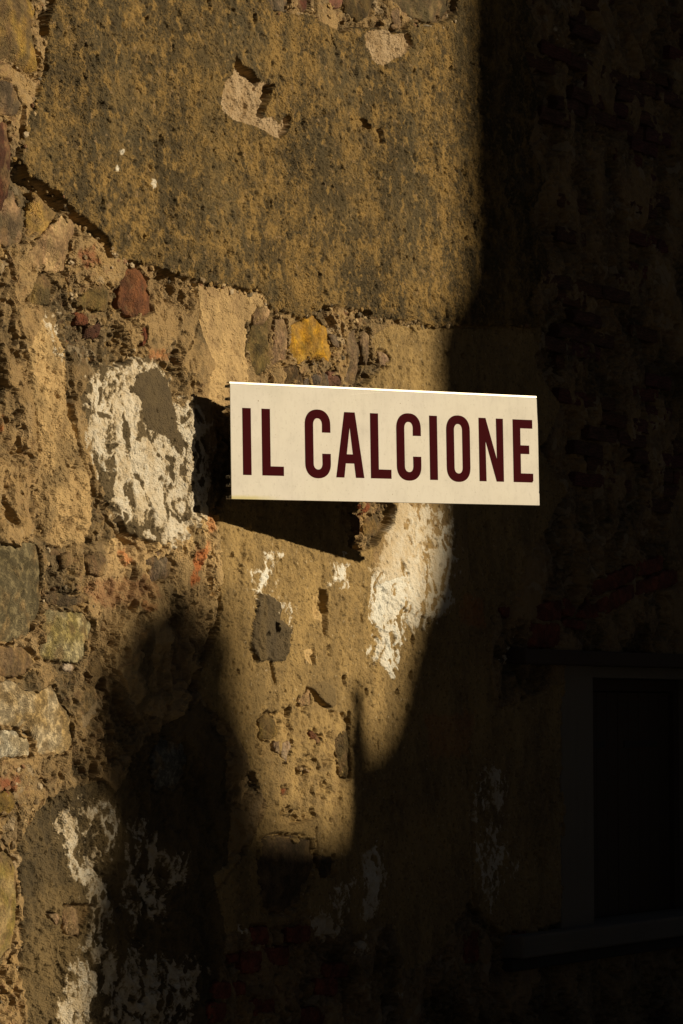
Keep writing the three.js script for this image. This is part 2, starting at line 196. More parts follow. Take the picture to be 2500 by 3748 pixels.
const rubP = rubbles.map(poly), crackP = cracks.map(c => ({ o: poly(c[0]), w: c[1], d: c[2] }));

// single stones: outline, height proud of the bedding mortar, dome, tone, tone of the patches, kind of surface
const stones = [
  [[[-784, 3968], [-631, 3993], [-539, 3968], [-562, 3892], [-537, 3816], [-512, 3757], [-549, 3727], [-615, 3748], [-680, 3766], [-781, 3724]], 0.022, 0.02, [196, 150, 62], [150, 118, 66], 'yellow stone'],
  [[[-793, 3670], [-666, 3694], [-600, 3635], [-626, 3586], [-703, 3581], [-791, 3557]], 0.012, 0.015, [150, 118, 74], [110, 88, 56], 'stone'],
  [[[-791, 3539], [-662, 3567], [-645, 3468], [-648, 3345], [-686, 3278], [-787, 3254]], 0.016, 0.008, [122, 66, 36], [96, 54, 30], 'red stone'],
  [[[-534, 3361], [-478, 3338], [-415, 3312], [-449, 3266], [-532, 3198], [-574, 3198], [-559, 3273]], 0.016, 0.012, [218, 168, 76], [186, 144, 80], 'yellow stone'],
  [[[-390, 3313], [-316, 3288], [-337, 3237], [-362, 3176], [-379, 3122], [-422, 3112], [-531, 3113], [-565, 3142], [-541, 3191], [-449, 3261]], 0.017, 0.012, [226, 180, 112], [190, 148, 90], 'stone'],
  [[[-700, 3337], [-623, 3358], [-581, 3320], [-582, 3197], [-646, 3170], [-748, 3173]], 0.010, 0.014, [190, 148, 94], [130, 104, 66], 'stone'],
  [[[-561, 3076], [-462, 3107], [-435, 3075], [-461, 3009], [-540, 2991], [-567, 3031]], 0.012, 0.012, [162, 128, 66], [120, 98, 52], 'stone'],
  [[[-78, 3173], [-5, 3177], [42, 3141], [70, 3092], [70, 3044], [15, 3016], [-40, 3014], [-96, 3042], [-105, 3088]], 0.014, 0.008, [150, 90, 44], [126, 74, 38], 'red stone'],
  [[[-259, 3079], [-203, 3104], [-144, 3103], [-140, 3039], [-168, 3013], [-237, 3018], [-313, 3027]], 0.010, 0.010, [150, 118, 56], [116, 92, 46], 'stone'],
  [[[-319, 2990], [-265, 3001], [-257, 2966], [-312, 2955]], 0.008, 0.008, [168, 92, 44], [120, 66, 34], 'red stone'],
  [[[-268, 2951], [-216, 2976], [-185, 2965], [-202, 2927], [-264, 2918]], 0.006, 0.008, [138, 76, 40], [104, 60, 36], 'red stone'],
  [[[17, 2984], [37, 2996], [49, 2960], [40, 2927], [20, 2927]], 0.008, 0.006, [160, 84, 44], [120, 66, 36], 'red stone'],
  [[[733, 3105], [760, 3108], [742, 3036], [734, 2929], [691, 2893], [651, 2892], [599, 2946], [620, 3054]], 0.016, 0.008, [150, 120, 58], [116, 92, 44], 'stone'],
  [[[990, 3146], [1045, 3122], [1083, 3107], [1090, 3063], [1123, 3015], [1100, 2980], [1023, 2981], [947, 2973], [903, 2946], [871, 2962], [849, 3010], [866, 3095], [935, 3116]], 0.024, 0.010, [232, 164, 30], [210, 156, 58], 'yellow stone'],
  [[[768, 3100], [834, 3113], [854, 3061], [843, 2990], [851, 2961], [801, 2946], [755, 2931], [752, 3019]], 0.012, 0.008, [208, 162, 104], [170, 132, 84], 'stone'],
  [[[818, 2933], [885, 2949], [949, 2926], [946, 2883], [826, 2869]], 0.016, 0.014, [126, 92, 42], [90, 68, 36], 'stone'],
  [[[953, 2906], [1004, 2928], [1090, 2935], [1093, 2890], [961, 2877]], 0.018, 0.010, [146, 122, 90], [110, 92, 68], 'stone'],
  [[[1097, 2941], [1165, 2959], [1170, 2901], [1100, 2891]], 0.014, 0.008, [174, 112, 76], [140, 96, 64], 'red stone'],
  [[[1100, 3076], [1128, 3090], [1163, 3065], [1156, 3039], [1116, 3041]], 0.016, 0.012, [160, 130, 90], [120, 98, 68], 'stone'],
  [[[1426, 3057], [1470, 3055], [1496, 3029], [1481, 3006], [1429, 3005]], 0.016, 0.006, [216, 172, 116], [180, 142, 96], 'stone'],
  [[[645, 3125], [710, 3138], [727, 3115], [686, 3071], [641, 3066]], 0.018, 0.006, [218, 172, 110], [176, 138, 86], 'stone'],
  [[[1249, 3146], [1284, 3130], [1311, 3040], [1284, 2924], [1204, 2911], [1199, 3018], [1216, 3091]], 0.012, 0.014, [168, 134, 86], [128, 102, 66], 'stone'],
  [[[1329, 3135], [1360, 3108], [1347, 3003], [1320, 3010], [1311, 3081]], 0.014, 0.010, [178, 142, 92], [136, 108, 70], 'stone'],
  [[[-685, 2228], [-620, 2233], [-530, 2235], [-488, 2224], [-483, 2175], [-478, 2063], [-485, 2018], [-517, 1951], [-575, 1917], [-756, 1912], [-795, 2072], [-760, 2222]], 0.018, 0.014, [120, 99, 60], [146, 122, 78], 'lichen stone'],
  [[[-477, 2018], [-410, 2020], [-281, 2019], [-236, 1980], [-254, 1941], [-287, 1878], [-330, 1852], [-408, 1858], [-491, 1863], [-501, 1896], [-484, 1963]], 0.026, 0.016, [176, 146, 78], [196, 168, 112], 'lichen stone'],
  [[[-381, 1851], [-338, 1853], [-319, 1837], [-343, 1823], [-376, 1826]], 0.014, 0.016, [236, 204, 154], [210, 176, 124], 'stone'],
  [[[-680, 1896], [-566, 1903], [-507, 1856], [-539, 1812], [-628, 1803], [-754, 1810], [-768, 1878]], 0.012, 0.012, [172, 132, 74], [134, 104, 64], 'stone'],
  [[[-679, 1789], [-622, 1795], [-573, 1763], [-499, 1763], [-423, 1789], [-407, 1747], [-364, 1703], [-332, 1669], [-324, 1607], [-345, 1568], [-412, 1553], [-512, 1554], [-522, 1603], [-554, 1631], [-596, 1648], [-752, 1654], [-778, 1734]], 0.026, 0.014, [204, 160, 94], [226, 190, 134], 'lichen stone'],
  [[[-740, 1643], [-588, 1636], [-543, 1620], [-538, 1560], [-628, 1550], [-738, 1556]], 0.020, 0.012, [212, 178, 124], [234, 206, 158], 'lichen stone'],
  [[[-722, 1294], [-672, 1291], [-624, 1237], [-597, 1181], [-589, 1110], [-595, 1002], [-615, 943], [-667, 908], [-742, 910], [-782, 1113]], 0.026, 0.018, [168, 138, 62], [200, 164, 96], 'stone'],
  [[[-712, 1442], [-624, 1444], [-611, 1405], [-636, 1372], [-711, 1361]], 0.018, 0.014, [190, 146, 50], [150, 116, 50], 'yellow stone'],
  [[[-440, 1050], [-419, 1058], [-396, 1046], [-401, 1012], [-422, 1023]], 0.022, 0.010, [222, 182, 120], [180, 142, 92], 'stone'],
  [[[-372, 1064], [-330, 1073], [-295, 1063], [-298, 981], [-334, 978], [-369, 1001]], 0.020, 0.008, [222, 176, 112], [190, 150, 92], 'stone'],
  [[[683, 1662], [731, 1688], [788, 1661], [805, 1613], [756, 1592], [691, 1604]], 0.006, 0.014, [186, 144, 66], [156, 122, 62], 'yellow stone'],
  [[[772, 1592], [802, 1588], [795, 1545], [769, 1555]], 0.010, 0.012, [226, 188, 130], [190, 152, 100], 'stone'],
  [[[818, 1583], [864, 1595], [874, 1573], [848, 1534], [830, 1510], [812, 1554]], 0.008, 0.012, [206, 172, 124], [160, 130, 90], 'stone'],
  [[[982, 1621], [1005, 1625], [1060, 1596], [1046, 1579], [992, 1601]], 0.006, 0.008, [160, 88, 40], [120, 70, 36], 'red stone'],
  [[[1153, 1600], [1216, 1650], [1237, 1599], [1237, 1459], [1191, 1460], [1160, 1540]], 0.008, 0.012, [150, 118, 58], [122, 96, 50], 'stone'],
  [[[904, 1725], [929, 1759], [971, 1777], [985, 1749], [981, 1720], [941, 1714]], 0.018, 0.006, [226, 178, 108], [190, 148, 88], 'stone'],
  [[[921, 1488], [935, 1498], [950, 1488], [936, 1476]], 0.004, 0.012, [220, 176, 110], [200, 160, 104], 'stone'],
  [[[962, 1482], [973, 1489], [985, 1480], [973, 1473]], 0.004, 0.012, [220, 178, 116], [200, 160, 104], 'stone'],
  [[[805, 1419], [847, 1422], [848, 1400], [812, 1397]], 0.006, 0.008, [176, 96, 44], [130, 76, 40], 'red stone'],
  [[[1298, 2474], [1374, 2480], [1359, 2444], [1320, 2434]], 0.012, 0.010, [186, 98, 48], [150, 86, 46], 'red stone'],
  [[[1266, 2431], [1312, 2423], [1298, 2361], [1269, 2349], [1248, 2389]], 0.010, 0.014, [150, 96, 60], [112, 80, 50], 'red stone'],
  [[[1338, 2414], [1410, 2450], [1465, 2422], [1428, 2368], [1356, 2338], [1329, 2373]], 0.008, 0.014, [166, 126, 62], [124, 98, 54], 'stone'],
  [[[728, 4279], [848, 4305], [858, 4257], [815, 4231], [735, 4225]], 0.010, 0.008, [132, 108, 72], [104, 86, 58], 'stone'],
  [[[899, 4316], [971, 4332], [964, 4279], [930, 4256], [896, 4265]], 0.010, 0.010, [120, 66, 40], [92, 56, 34], 'red stone'],
  [[[1072, 4359], [1186, 4384], [1188, 4343], [1153, 4317], [1098, 4318]], 0.012, 0.010, [160, 104, 70], [120, 84, 58], 'red stone'],
  [[[1199, 4387], [1421, 4435], [1417, 4376], [1376, 4325], [1303, 4301], [1206, 4321]], 0.006, 0.014, [108, 82, 36], [80, 62, 30], 'stone'],
  [[[1488, 4450], [1934, 4547], [1913, 4460], [1814, 4401], [1678, 4388], [1582, 4400]], 0.014, 0.008, [140, 112, 64], [108, 88, 50], 'stone'],
  [[[1510, 4385], [1554, 4409], [1586, 4369], [1582, 4332], [1536, 4327]], 0.014, 0.010, [206, 164, 106], [166, 130, 84], 'stone'],
  [[[676, 1240], [790, 1255], [1006, 1237], [1023, 1128], [956, 1024], [856, 981], [693, 1001], [685, 1125]], 0.006, 0.010, [140, 110, 66], [112, 88, 54], 'stone'],
  [[[1023, 1168], [1126, 1168], [1143, 1103], [1057, 1097]], 0.012, 0.010, [120, 96, 62], [96, 76, 50], 'stone'],
  [[[124, 1608], [257, 1589], [272, 1487], [213, 1423], [110, 1435], [81, 1536]], 0.010, 0.012, [110, 96, 70], [150, 134, 104], 'lichen stone'],
  [[[-250, 2198], [-195, 2219], [-153, 2185], [-180, 2139], [-235, 2145]], 0.008, 0.012, [196, 152, 86], [160, 124, 76], 'stone'],
  [[[46, 2203], [134, 2234], [193, 2200], [164, 2143], [76, 2130]], 0.008, 0.010, [166, 136, 94], [130, 106, 74], 'stone'],
  [[[-463, 2066], [-410, 2081], [-343, 2066], [-262, 2064], [-273, 2046], [-356, 2033], [-437, 2041]], 0.008, 0.012, [150, 118, 70], [110, 88, 54], 'stone'],
  [[[-378, 2201], [-342, 2212], [-331, 2177], [-358, 2154], [-382, 2166]], 0.006, 0.012, [186, 144, 78], [150, 116, 66], 'stone'],
];
// brick: the relieving arch over the window and the patched courses low down
const brickOutlines = [
  [[2550, 2120], [2618, 2139], [2775, 2161], [2786, 2120], [2763, 2074], [2617, 2064], [2572, 2080]], [[2798, 2168], [2845, 2163], [2901, 2118], [2867, 2094], [2797, 2104]], [[2901, 2095], [2972, 2139], [2996, 2180], [3030, 2141], [3018, 2083]],
  [[3030, 2141], [3126, 2184], [3286, 2226], [3410, 2249], [3409, 2194], [3285, 2154], [3125, 2102], [3029, 2087]], [[3422, 2255], [3624, 2301], [3808, 2339], [3807, 2264], [3623, 2233], [3421, 2200]], [[3043, 2247], [3225, 2290], [3436, 2348], [3423, 2274], [3248, 2225], [3042, 2176]],
  [[3461, 2349], [3563, 2366], [3666, 2388], [3665, 2320], [3447, 2287]], [[2797, 2081], [2994, 2074], [2982, 2039], [2821, 2046]], [[2517, 2055], [2763, 2056], [2751, 1964], [2527, 1960]], [[2291, 2112], [2365, 2120], [2354, 2074], [2312, 2079]],
  [[633, 942], [735, 939], [732, 878], [636, 881]], [[583, 862], [694, 858], [691, 786], [586, 790]], [[503, 856], [562, 854], [561, 826], [505, 832]], [[425, 767], [524, 763], [521, 709], [428, 713]], [[533, 761], [604, 757], [602, 714], [536, 717]], [[396, 700], [495, 695], [493, 630], [398, 634]],
  [[1074, 780], [1228, 772], [1226, 726], [1078, 734]], [[934, 635], [1074, 625], [1071, 567], [936, 577]], [[1032, 731], [1160, 724], [1157, 667], [1035, 673]], [[710, 866], [856, 860], [853, 798], [713, 805]], [[647, 691], [775, 685], [772, 623], [650, 630]], [[2012, 838], [2128, 836], [2123, 714], [2015, 719]], [[2379, 803], [2484, 802], [2479, 709], [2382, 711]], [[856, 928], [989, 927], [986, 871], [859, 875]],
];
for (const o of brickOutlines) stones.push([o, 0.012, 0.004, [176, 92, 56], [150, 80, 50], 'brick']);
for (const s of stones) s.p = poly(s[0]);

// window opening cut through the wall, metres along and up
const OP = { x0: 2.785, x1: 4.35, y0: 0.80, y1: 1.885 };

const surf = { h: 0, id: 0, r: 0, g: 0, b: 0 };
const tone = (a, b, t) => { const A = T[a], B = T[b]; surf.r = mix(B[0], A[0], t); surf.g = mix(B[1], A[1], t); surf.b = mix(B[2], A[2], t); };
const toward = (c, k) => { surf.r = mix(surf.r, c[0], k); surf.g = mix(surf.g, c[1], k); surf.b = mix(surf.b, c[2], k); };
const PEB = [alb(196, 156, 98), alb(150, 118, 74), alb(120, 98, 66), alb(176, 132, 70), alb(146, 100, 60), alb(198, 164, 114)];
const cm = new Float32Array(16), cs = new Float32Array(16);
function wall(u, v, wantColour) {
  const n1 = fbm(u * 9 + 3, v * 9, 2), n2 = fbm(u * 9 - 31, v * 9 + 7, 2);
  const j1 = fbm(u * 45 + 11, v * 45 - 5, 3), j2 = fbm(u * 45 - 8, v * 45 + 19, 3);
  const x = u + 0.008 * n1 + 0.0085 * j1, y = v + 0.008 * n2 + 0.0085 * j2;   // ragged outlines
  let start = -1;
  for (let i = 0; i < coats.length; i++) {
    const f = coats[i]; cm[i] = 0; if (!near(f.p, x, y, 0.03)) continue;
    const s = sd(f.p, x, y); cs[i] = s; cm[i] = ss(0.0045, -0.0045, s); if (cm[i] >= 1) start = i;
  }
  const big = fbm(u * 1.3 + 5, v * 1.3, 2), mid = fbm(u * 6, v * 6 + 40, 2), fine = fbm(u * 55, v * 50, 3), grit = pn(u * 190, v * 170);
  const crag = Math.min(0.3, Math.abs(fbm(u * 5.5 + 0.5 * n1 + 7, v * 3.6 + 0.5 * n2, 4))), crag2 = Math.min(0.3, Math.abs(fbm(u * 19 + 40, v * 12 + j1 * 0.4, 3)));
  const F = fbm(u * 4.6 + 60 + 0.4 * n2, v * 2.9 + 0.4 * n1, 4) + 0.05 * j1, F2 = fbm(u * 15 - 22, v * 8 + 31, 3) + 0.08 * j2;
  const flake = ss(-0.30, -0.285, F) + ss(-0.12, -0.105, F) + ss(0.03, 0.045, F) + ss(0.2, 0.215, F) - 2 + 0.55 * (ss(-0.2, -0.175, F2) + ss(0.08, 0.105, F2) - 1);   // layers that scale off, each with its own edge
  const fis = ss(0.045, 0.012, Math.abs(fbm(u * 7.5 + 0.7 * n1 + 130, v * 2.6 + 0.9 * n2, 3) + 0.03 * j1)) * ss(-0.02, 0.12, fbm(u * 4 + 17, v * 3 - 60, 2));   // fissures, mostly upright
  let h = 0, rub = 0, c1 = 0, c2 = 0, id1 = 0, id2 = 0, peb1 = 0, peb2 = 0, hole = 0, cells = false;
  const pebbles = () => {
    cells = true; voro(u * 17 + 2 * n1, v * 24 + 2 * n2); c1 = vc.f2 - vc.f1; id1 = vc.id; voro(u * 52 + j1, v * 66 + j2); c2 = vc.f2 - vc.f1; id2 = vc.id;
    peb1 = id1 % 5 < 3 ? ss(0.04, 0.4, c1) : 0; peb2 = id2 % 3 < 2 ? ss(0.02, 0.5, c2) : 0; hole = fbm(u * 22 + 90, v * 15 - 40, 2);
  };
  surf.id = 0;
  if (start < 0) {
    pebbles(); rub = 0.3 + 0.4 * ss(0, 0.4, fbm(u * 2.3 + 60, v * 2.3, 2));
    for (const o of rubP) if (near(o, x, y, 0.05)) rub = Math.max(rub, ss(0.03, -0.03, sd(o, x, y)));
    const worn = 0.35 + 0.65 * ss(-0.15, 0.3, fbm(u * 2.7 + 33, v * 1.9, 3));
    h = 0.010 * big + 0.010 * mid + 0.006 * fine * worn + 0.002 * grit + 0.085 * (crag - 0.2) * worn + 0.008 * (crag2 - 0.18) * worn + 0.016 * flake - 0.022 * fis + worn * rub * rub * (0.010 * (peb1 - 0.5) + 0.005 * (peb2 - 0.5)) - rub * rub * 0.022 * ss(0.36, 0.55, hole);
    h = Math.min(h, 0.012 + 0.3 * (h - 0.012));
    if (wantColour) {
      const t = fbm(u * 4.2 + 20, v * 3, 4);
      tone('mortarA', 'mortarB', clamp(0.5 + 1.4 * t + 0.6 * fine + 0.3 * grit + 0.16 * flake)); toward(T.darkB, 0.45 * ss(0.1, 0.45, fbm(u * 7 - 50, v * 5 + 12, 3))); toward(T.peachB, 0.5 * ss(0.05, 0.4, fbm(u * 3 + 88, v * 2, 3)));
      if (peb1 && id1 % 2) toward(PEB[id1 % 6], 0.5 * rub * ss(0.05, 0.2, c1)); else if (peb2) toward(PEB[id2 % 6], 0.35 * rub);
    }
  }
  let coatI = -1;
  for (let i = Math.max(0, start); i < coats.length; i++) {
    const m = cm[i]; if (m <= 0) continue;
    const f = coats[i], s = cs[i];
    const crumble = f.e ? 0.010 * ss(0, 1, 0.5 + fbm(u * 30, v * 30, 2)) * Math.exp(s / 0.016) : 0.005 * Math.exp(s / 0.02);
    let hh = f.lvl + f.amp * (0.6 * big + 0.8 * mid + 1.1 * fine + 0.55 * grit) - crumble;
    if (f.crag) hh += f.crag * (0.035 * (crag - 0.17) + 0.004 * (crag2 - 0.15) + 0.013 * flake - 0.022 * fis);
    const pit = pn(u * 62 + 7, v * 40); hh -= 0.008 * ss(0.56, 0.72, pit) + 0.003 * ss(0.5, 0.68, pn(u * 120, v * 84 + 3)); if (f.e) hh -= 0.016 * ss(0.69, 0.76, pn(u * 30 + 300, v * 15)) + 0.012 * fis * ss(0.1, 0.3, fbm(u * 2.6 - 40, v * 2, 2));
    if (f.e && s < -0.01) { const wear = fbm(u * 10 - 60, v * 7 + 33, 3); hh -= 0.006 * ss(0.2, 0.25, wear) + 0.004 * ss(0.22, 0.27, fbm(u * 24 + 9, v * 16, 3)); }
    h = mix(h, hh, m); if (m > 0.5) { surf.id = f.id; coatI = i; }
    if (wantColour && m > 0.3) {
      if (f.id === 1) {                                               // the upper coat: ochre plaster under a broken grey-brown crust
        const a = fbm(u * 3.1 + 8, v * 2.3, 3), q = fbm(u * 17, v * 11 + 60, 4), w2 = pn(u * 75, v * 50), w3 = pn(u * 130 + 9, v * 96);
        const t = clamp(0.40 + 0.75 * a + 0.95 * q + 0.3 * w2 + 0.36 * w3 + 0.35 * fine + 0.36 * grit);
        tone('upperA', 'upperB', clamp(t + 0.35 * fbm(u * 1.1 + 50, v * 0.9, 2) + 0.25 * fbm(u * 9 - 4, v * 1.7, 3))); toward(T.upperC, 0.45 * ss(0.0, 0.4, fbm(u * 3.4 - 77, v * 2.6, 3))); toward(T.upperD, 0.25 * ss(0.0, 0.5, fbm(u * 1.6 - 7, v * 1.2, 2)));
        const fl = fbm(u * 24 + 200, v * 17, 3); if (fl > 0.24) toward(T.upperA, 0.8 * ss(0.24, 0.34, fl));
        const pl = pn(u * 46 + 120, v * 34); if (pl > 0.62) toward(T.paleB, 0.6 * ss(0.62, 0.7, pl));
        const dk = fbm(u * 22 + 20, v * 15, 4); if (dk > 0.12) toward(T.darkB, 0.6 * ss(0.12, 0.4, dk));
      } else {
        const t = 0.5 + 0.7 * fbm(u * 6 + i * 9, v * 2.6, 3) + 0.5 * fbm(u * 34, v * 22 + i, 2) + 0.3 * fine + 0.25 * grit;
        tone(f.col[0], f.col[1], clamp(t + (f.crag ? 0.15 * flake : 0)));
        if (f.crag) { toward(T.mortarB, 0.6 * f.crag * ss(0.04, 0.34, fbm(u * 8 + 13, v * 5 + i, 4))); toward(T.greyA, 0.5 * f.crag * ss(0.12, 0.3, fbm(u * 15 - 5, v * 10, 3))); }
        if (f.id === 2) { const st = fbm(u * 11 + 70, v * 3.1, 3); toward(T.darkA, 0.5 * ss(0.08, 0.45, st)); toward(T.tanA, 0.5 * ss(0.15, 0.4, fbm(u * 5 + 7, v * 2, 3))); const dk = pn(u * 100 + 20, v * 70); if (dk > 0.42) toward(T.darkB, 0.5 * ss(0.42, 0.62, dk)); const pl = i === 4 ? pn(u * 110, v * 60 + 40) : 0; if (pl > 0.72) toward(T.cream, 0.5); }
      }
    }
  }
  const hollow = f => {
    const hx = mix(u, x, 0.35), hy = mix(v, y, 0.35); if (!near(f.p, hx, hy, 0.02)) return;
    const s = sd(f.p, hx, hy), e = f.fl < -0.028 ? 0.0065 : 0.004, m = ss(e, -e, s); if (m <= 0) return;
    if (f.rub && !cells) pebbles();
    const k = clamp(((f.p.x1 - x) / (f.p.x1 - f.p.x0) * 0.65 + (f.p.y1 - y) / (f.p.y1 - f.p.y0) * 0.35));
    let hh = f.fl + f.tilt * ss(0.05, 0.6, k) + 0.006 * mid + 0.010 * fine + 0.03 * (crag2 - 0.15) + 0.006 * flake + (f.rub ? 0.05 * (crag - 0.15) + 0.007 * flake + f.rub * (0.006 * (peb1 - 0.5) + 0.005 * (peb2 - 0.5) - 0.010 * ss(0.25, 0.45, hole)) : 0);
    h = mix(h, Math.min(h, hh), m);
    if (wantColour && m > 0.4) { tone(f.col[0], f.col[1], clamp(0.55 + 1.0 * fbm(u * 14, v * 9, 4) + 0.5 * fine + 0.25 * grit)); if (f.rub && peb2) toward(PEB[id2 % 6], 0.3 * f.rub); }
  };
  for (const f of hollows) if (f.rub || f.tilt) hollow(f);
  if (wantColour) for (const f of stains) { if (!near(f.p, x, y, 0.03)) continue; const s = sd(f.p, x, y); toward(T[f.c], f.k * ss(0.012, -0.012, s + 0.03 * fbm(u * 26, v * 18, 3)) * ss(-0.5, 0.3, fine + 0.25)); }
  for (const f of paints) {
    if (!near(f.p, x, y, 0.04)) continue;
    const s = f.spot ? sd(f.p, u, v) : sd(f.p, x, y); if (s > (f.spot ? 0.002 : 0.03)) continue;
    if (f.not !== undefined && coatI === f.not) continue;
    let m;
    if (f.spot) m = 0.8 * ss(0.002, -0.002, s);
    else {
      const fs = f.w < 0.35 ? 0.55 : 0.8, q = 0.7 * fbm(u * 15 * fs + 1.0 * n1, v * 9 * fs + 1.2 * n2 + 9, 4) + 0.42 * fbm(u * 55, v * 34, 3) + 0.12 * grit;
      voro(u * 24 + 2.2 * n1 + 5, v * 14 + 2.2 * n2); const holes = vc.id % 3 === 0 ? 0.5 * ss(0.5, 0.32, vc.f1 + 0.25 * j1) : 0;
      m = ss(-0.06, 0.16, q + (f.k - 0.5) * 1.5 - holes - 0.36 * ss(-0.04, 0.03, s));
    }
    if (m <= 0) continue;
    h += 0.003 * m; if (wantColour) { const wt = clamp((f.w ?? 0.8) + 0.5 * fbm(u * 12 + 3, v * 7, 3) + 0.35 * fine); toward(T.tanA, 0.5 * ss(0, 0.4, m)); toward(T.cream, m * (0.8 + 0.2 * wt)); toward(T.white, m * m * wt); }
  }
  for (const s of stones) {
    if (!near(s.p, u, v, 0.05)) continue;
    const d = sd(s.p, u, v); if (d > 0.045) continue;
    if (surf.id === 1 && h > 0.008) continue;
    const lap = d + 0.002 + 0.020 * ss(0.02, 0.4, fbm(u * 16 + 70, v * 12, 3)) - 0.001;       // mortar smeared over the rim here and there
    if (lap < 0) h = Math.min(h, mix(s[1] - 0.010, -0.03, ss(0, -0.012, lap)));
    else { const fill = s[1] - 0.003 + 0.006 * fine + 0.004 * flake; h = mix(h, fill, Math.exp(-Math.max(0, d) / 0.02) * 0.85); h -= 0.022 * ss(0.014, 0.002, Math.abs(d - 0.004)) * ss(0.0, 0.24, n2 + 0.8 * j1 + 0.06); }
  }
  for (const f of hollows) if (!f.rub && !f.tilt) hollow(f);
  for (const c of crackP) {
    if (!near(c.o, x, y, 0.03)) continue;
    const d = dl(c.o, x, y), w = c.w * clamp(0.7 + 1.5 * n1 + 0.7 * j2, 0.1, 1.4); if (d < w) h -= c.d * Math.min(1, 1.6 * (1 - d / w));
  }
  surf.h = h; return surf;
}

// ------------------------------------------------------------------ wall surface: colour sheet, grain, relief
const CU0 = -0.95, CU1 = 4.05, CV0 = 0.2, CV1 = 5.1;                  // the stretch of wall that the colour sheet covers, metres
const wallMap = (() => {
  const N = 1800; const t = texture(N, N, (i, j) => { const s = wall(CU0 + (CU1 - CU0) * (i + 0.5) / N, CV0 + (CV1 - CV0) * (j + 0.5) / N, true); return [toS(s.r), toS(s.g), toS(s.b)]; }, true);
  t.wrapS = t.wrapT = THREE.MirroredRepeatWrapping; return t;
})();
const grain = (() => {                                                // sandy grain with pin holes, repeats every 0.6 m
  const N = 1024, per = (x, y, f) => { const a = x * f, b = y * f, k = f; const s = (p, q) => pn(p, q), fx = x, fy = y; return mix(mix(s(a, b), s(a - k, b), fx), mix(s(a, b - k), s(a - k, b - k), fx), fy); };
  return texture(N, N, (i, j) => { const x = i / N, y = j / N; let h = 0.5 + 0.2 * per(x, y, 60) + 0.3 * per(x, y, 130) + 0.18 * per(x, y, 300); const p = per(x, y, 90); h -= 0.22 * ss(0.5, 0.75, p); const c = 255 * clamp(h); return [c, c, c]; });
})();
const grainOn = (k) => { const t = grain.clone(); t.repeat.set(k, k); t.needsUpdate = true; return t; };
const wallBump = grainOn((CU1 - CU0) / 0.6), wallMats = [0.009, 0.011, 0.0065].map(bumpScale => new THREE.MeshStandardMaterial({ map: wallMap, roughness: 0.95, bumpMap: wallBump, bumpScale }));
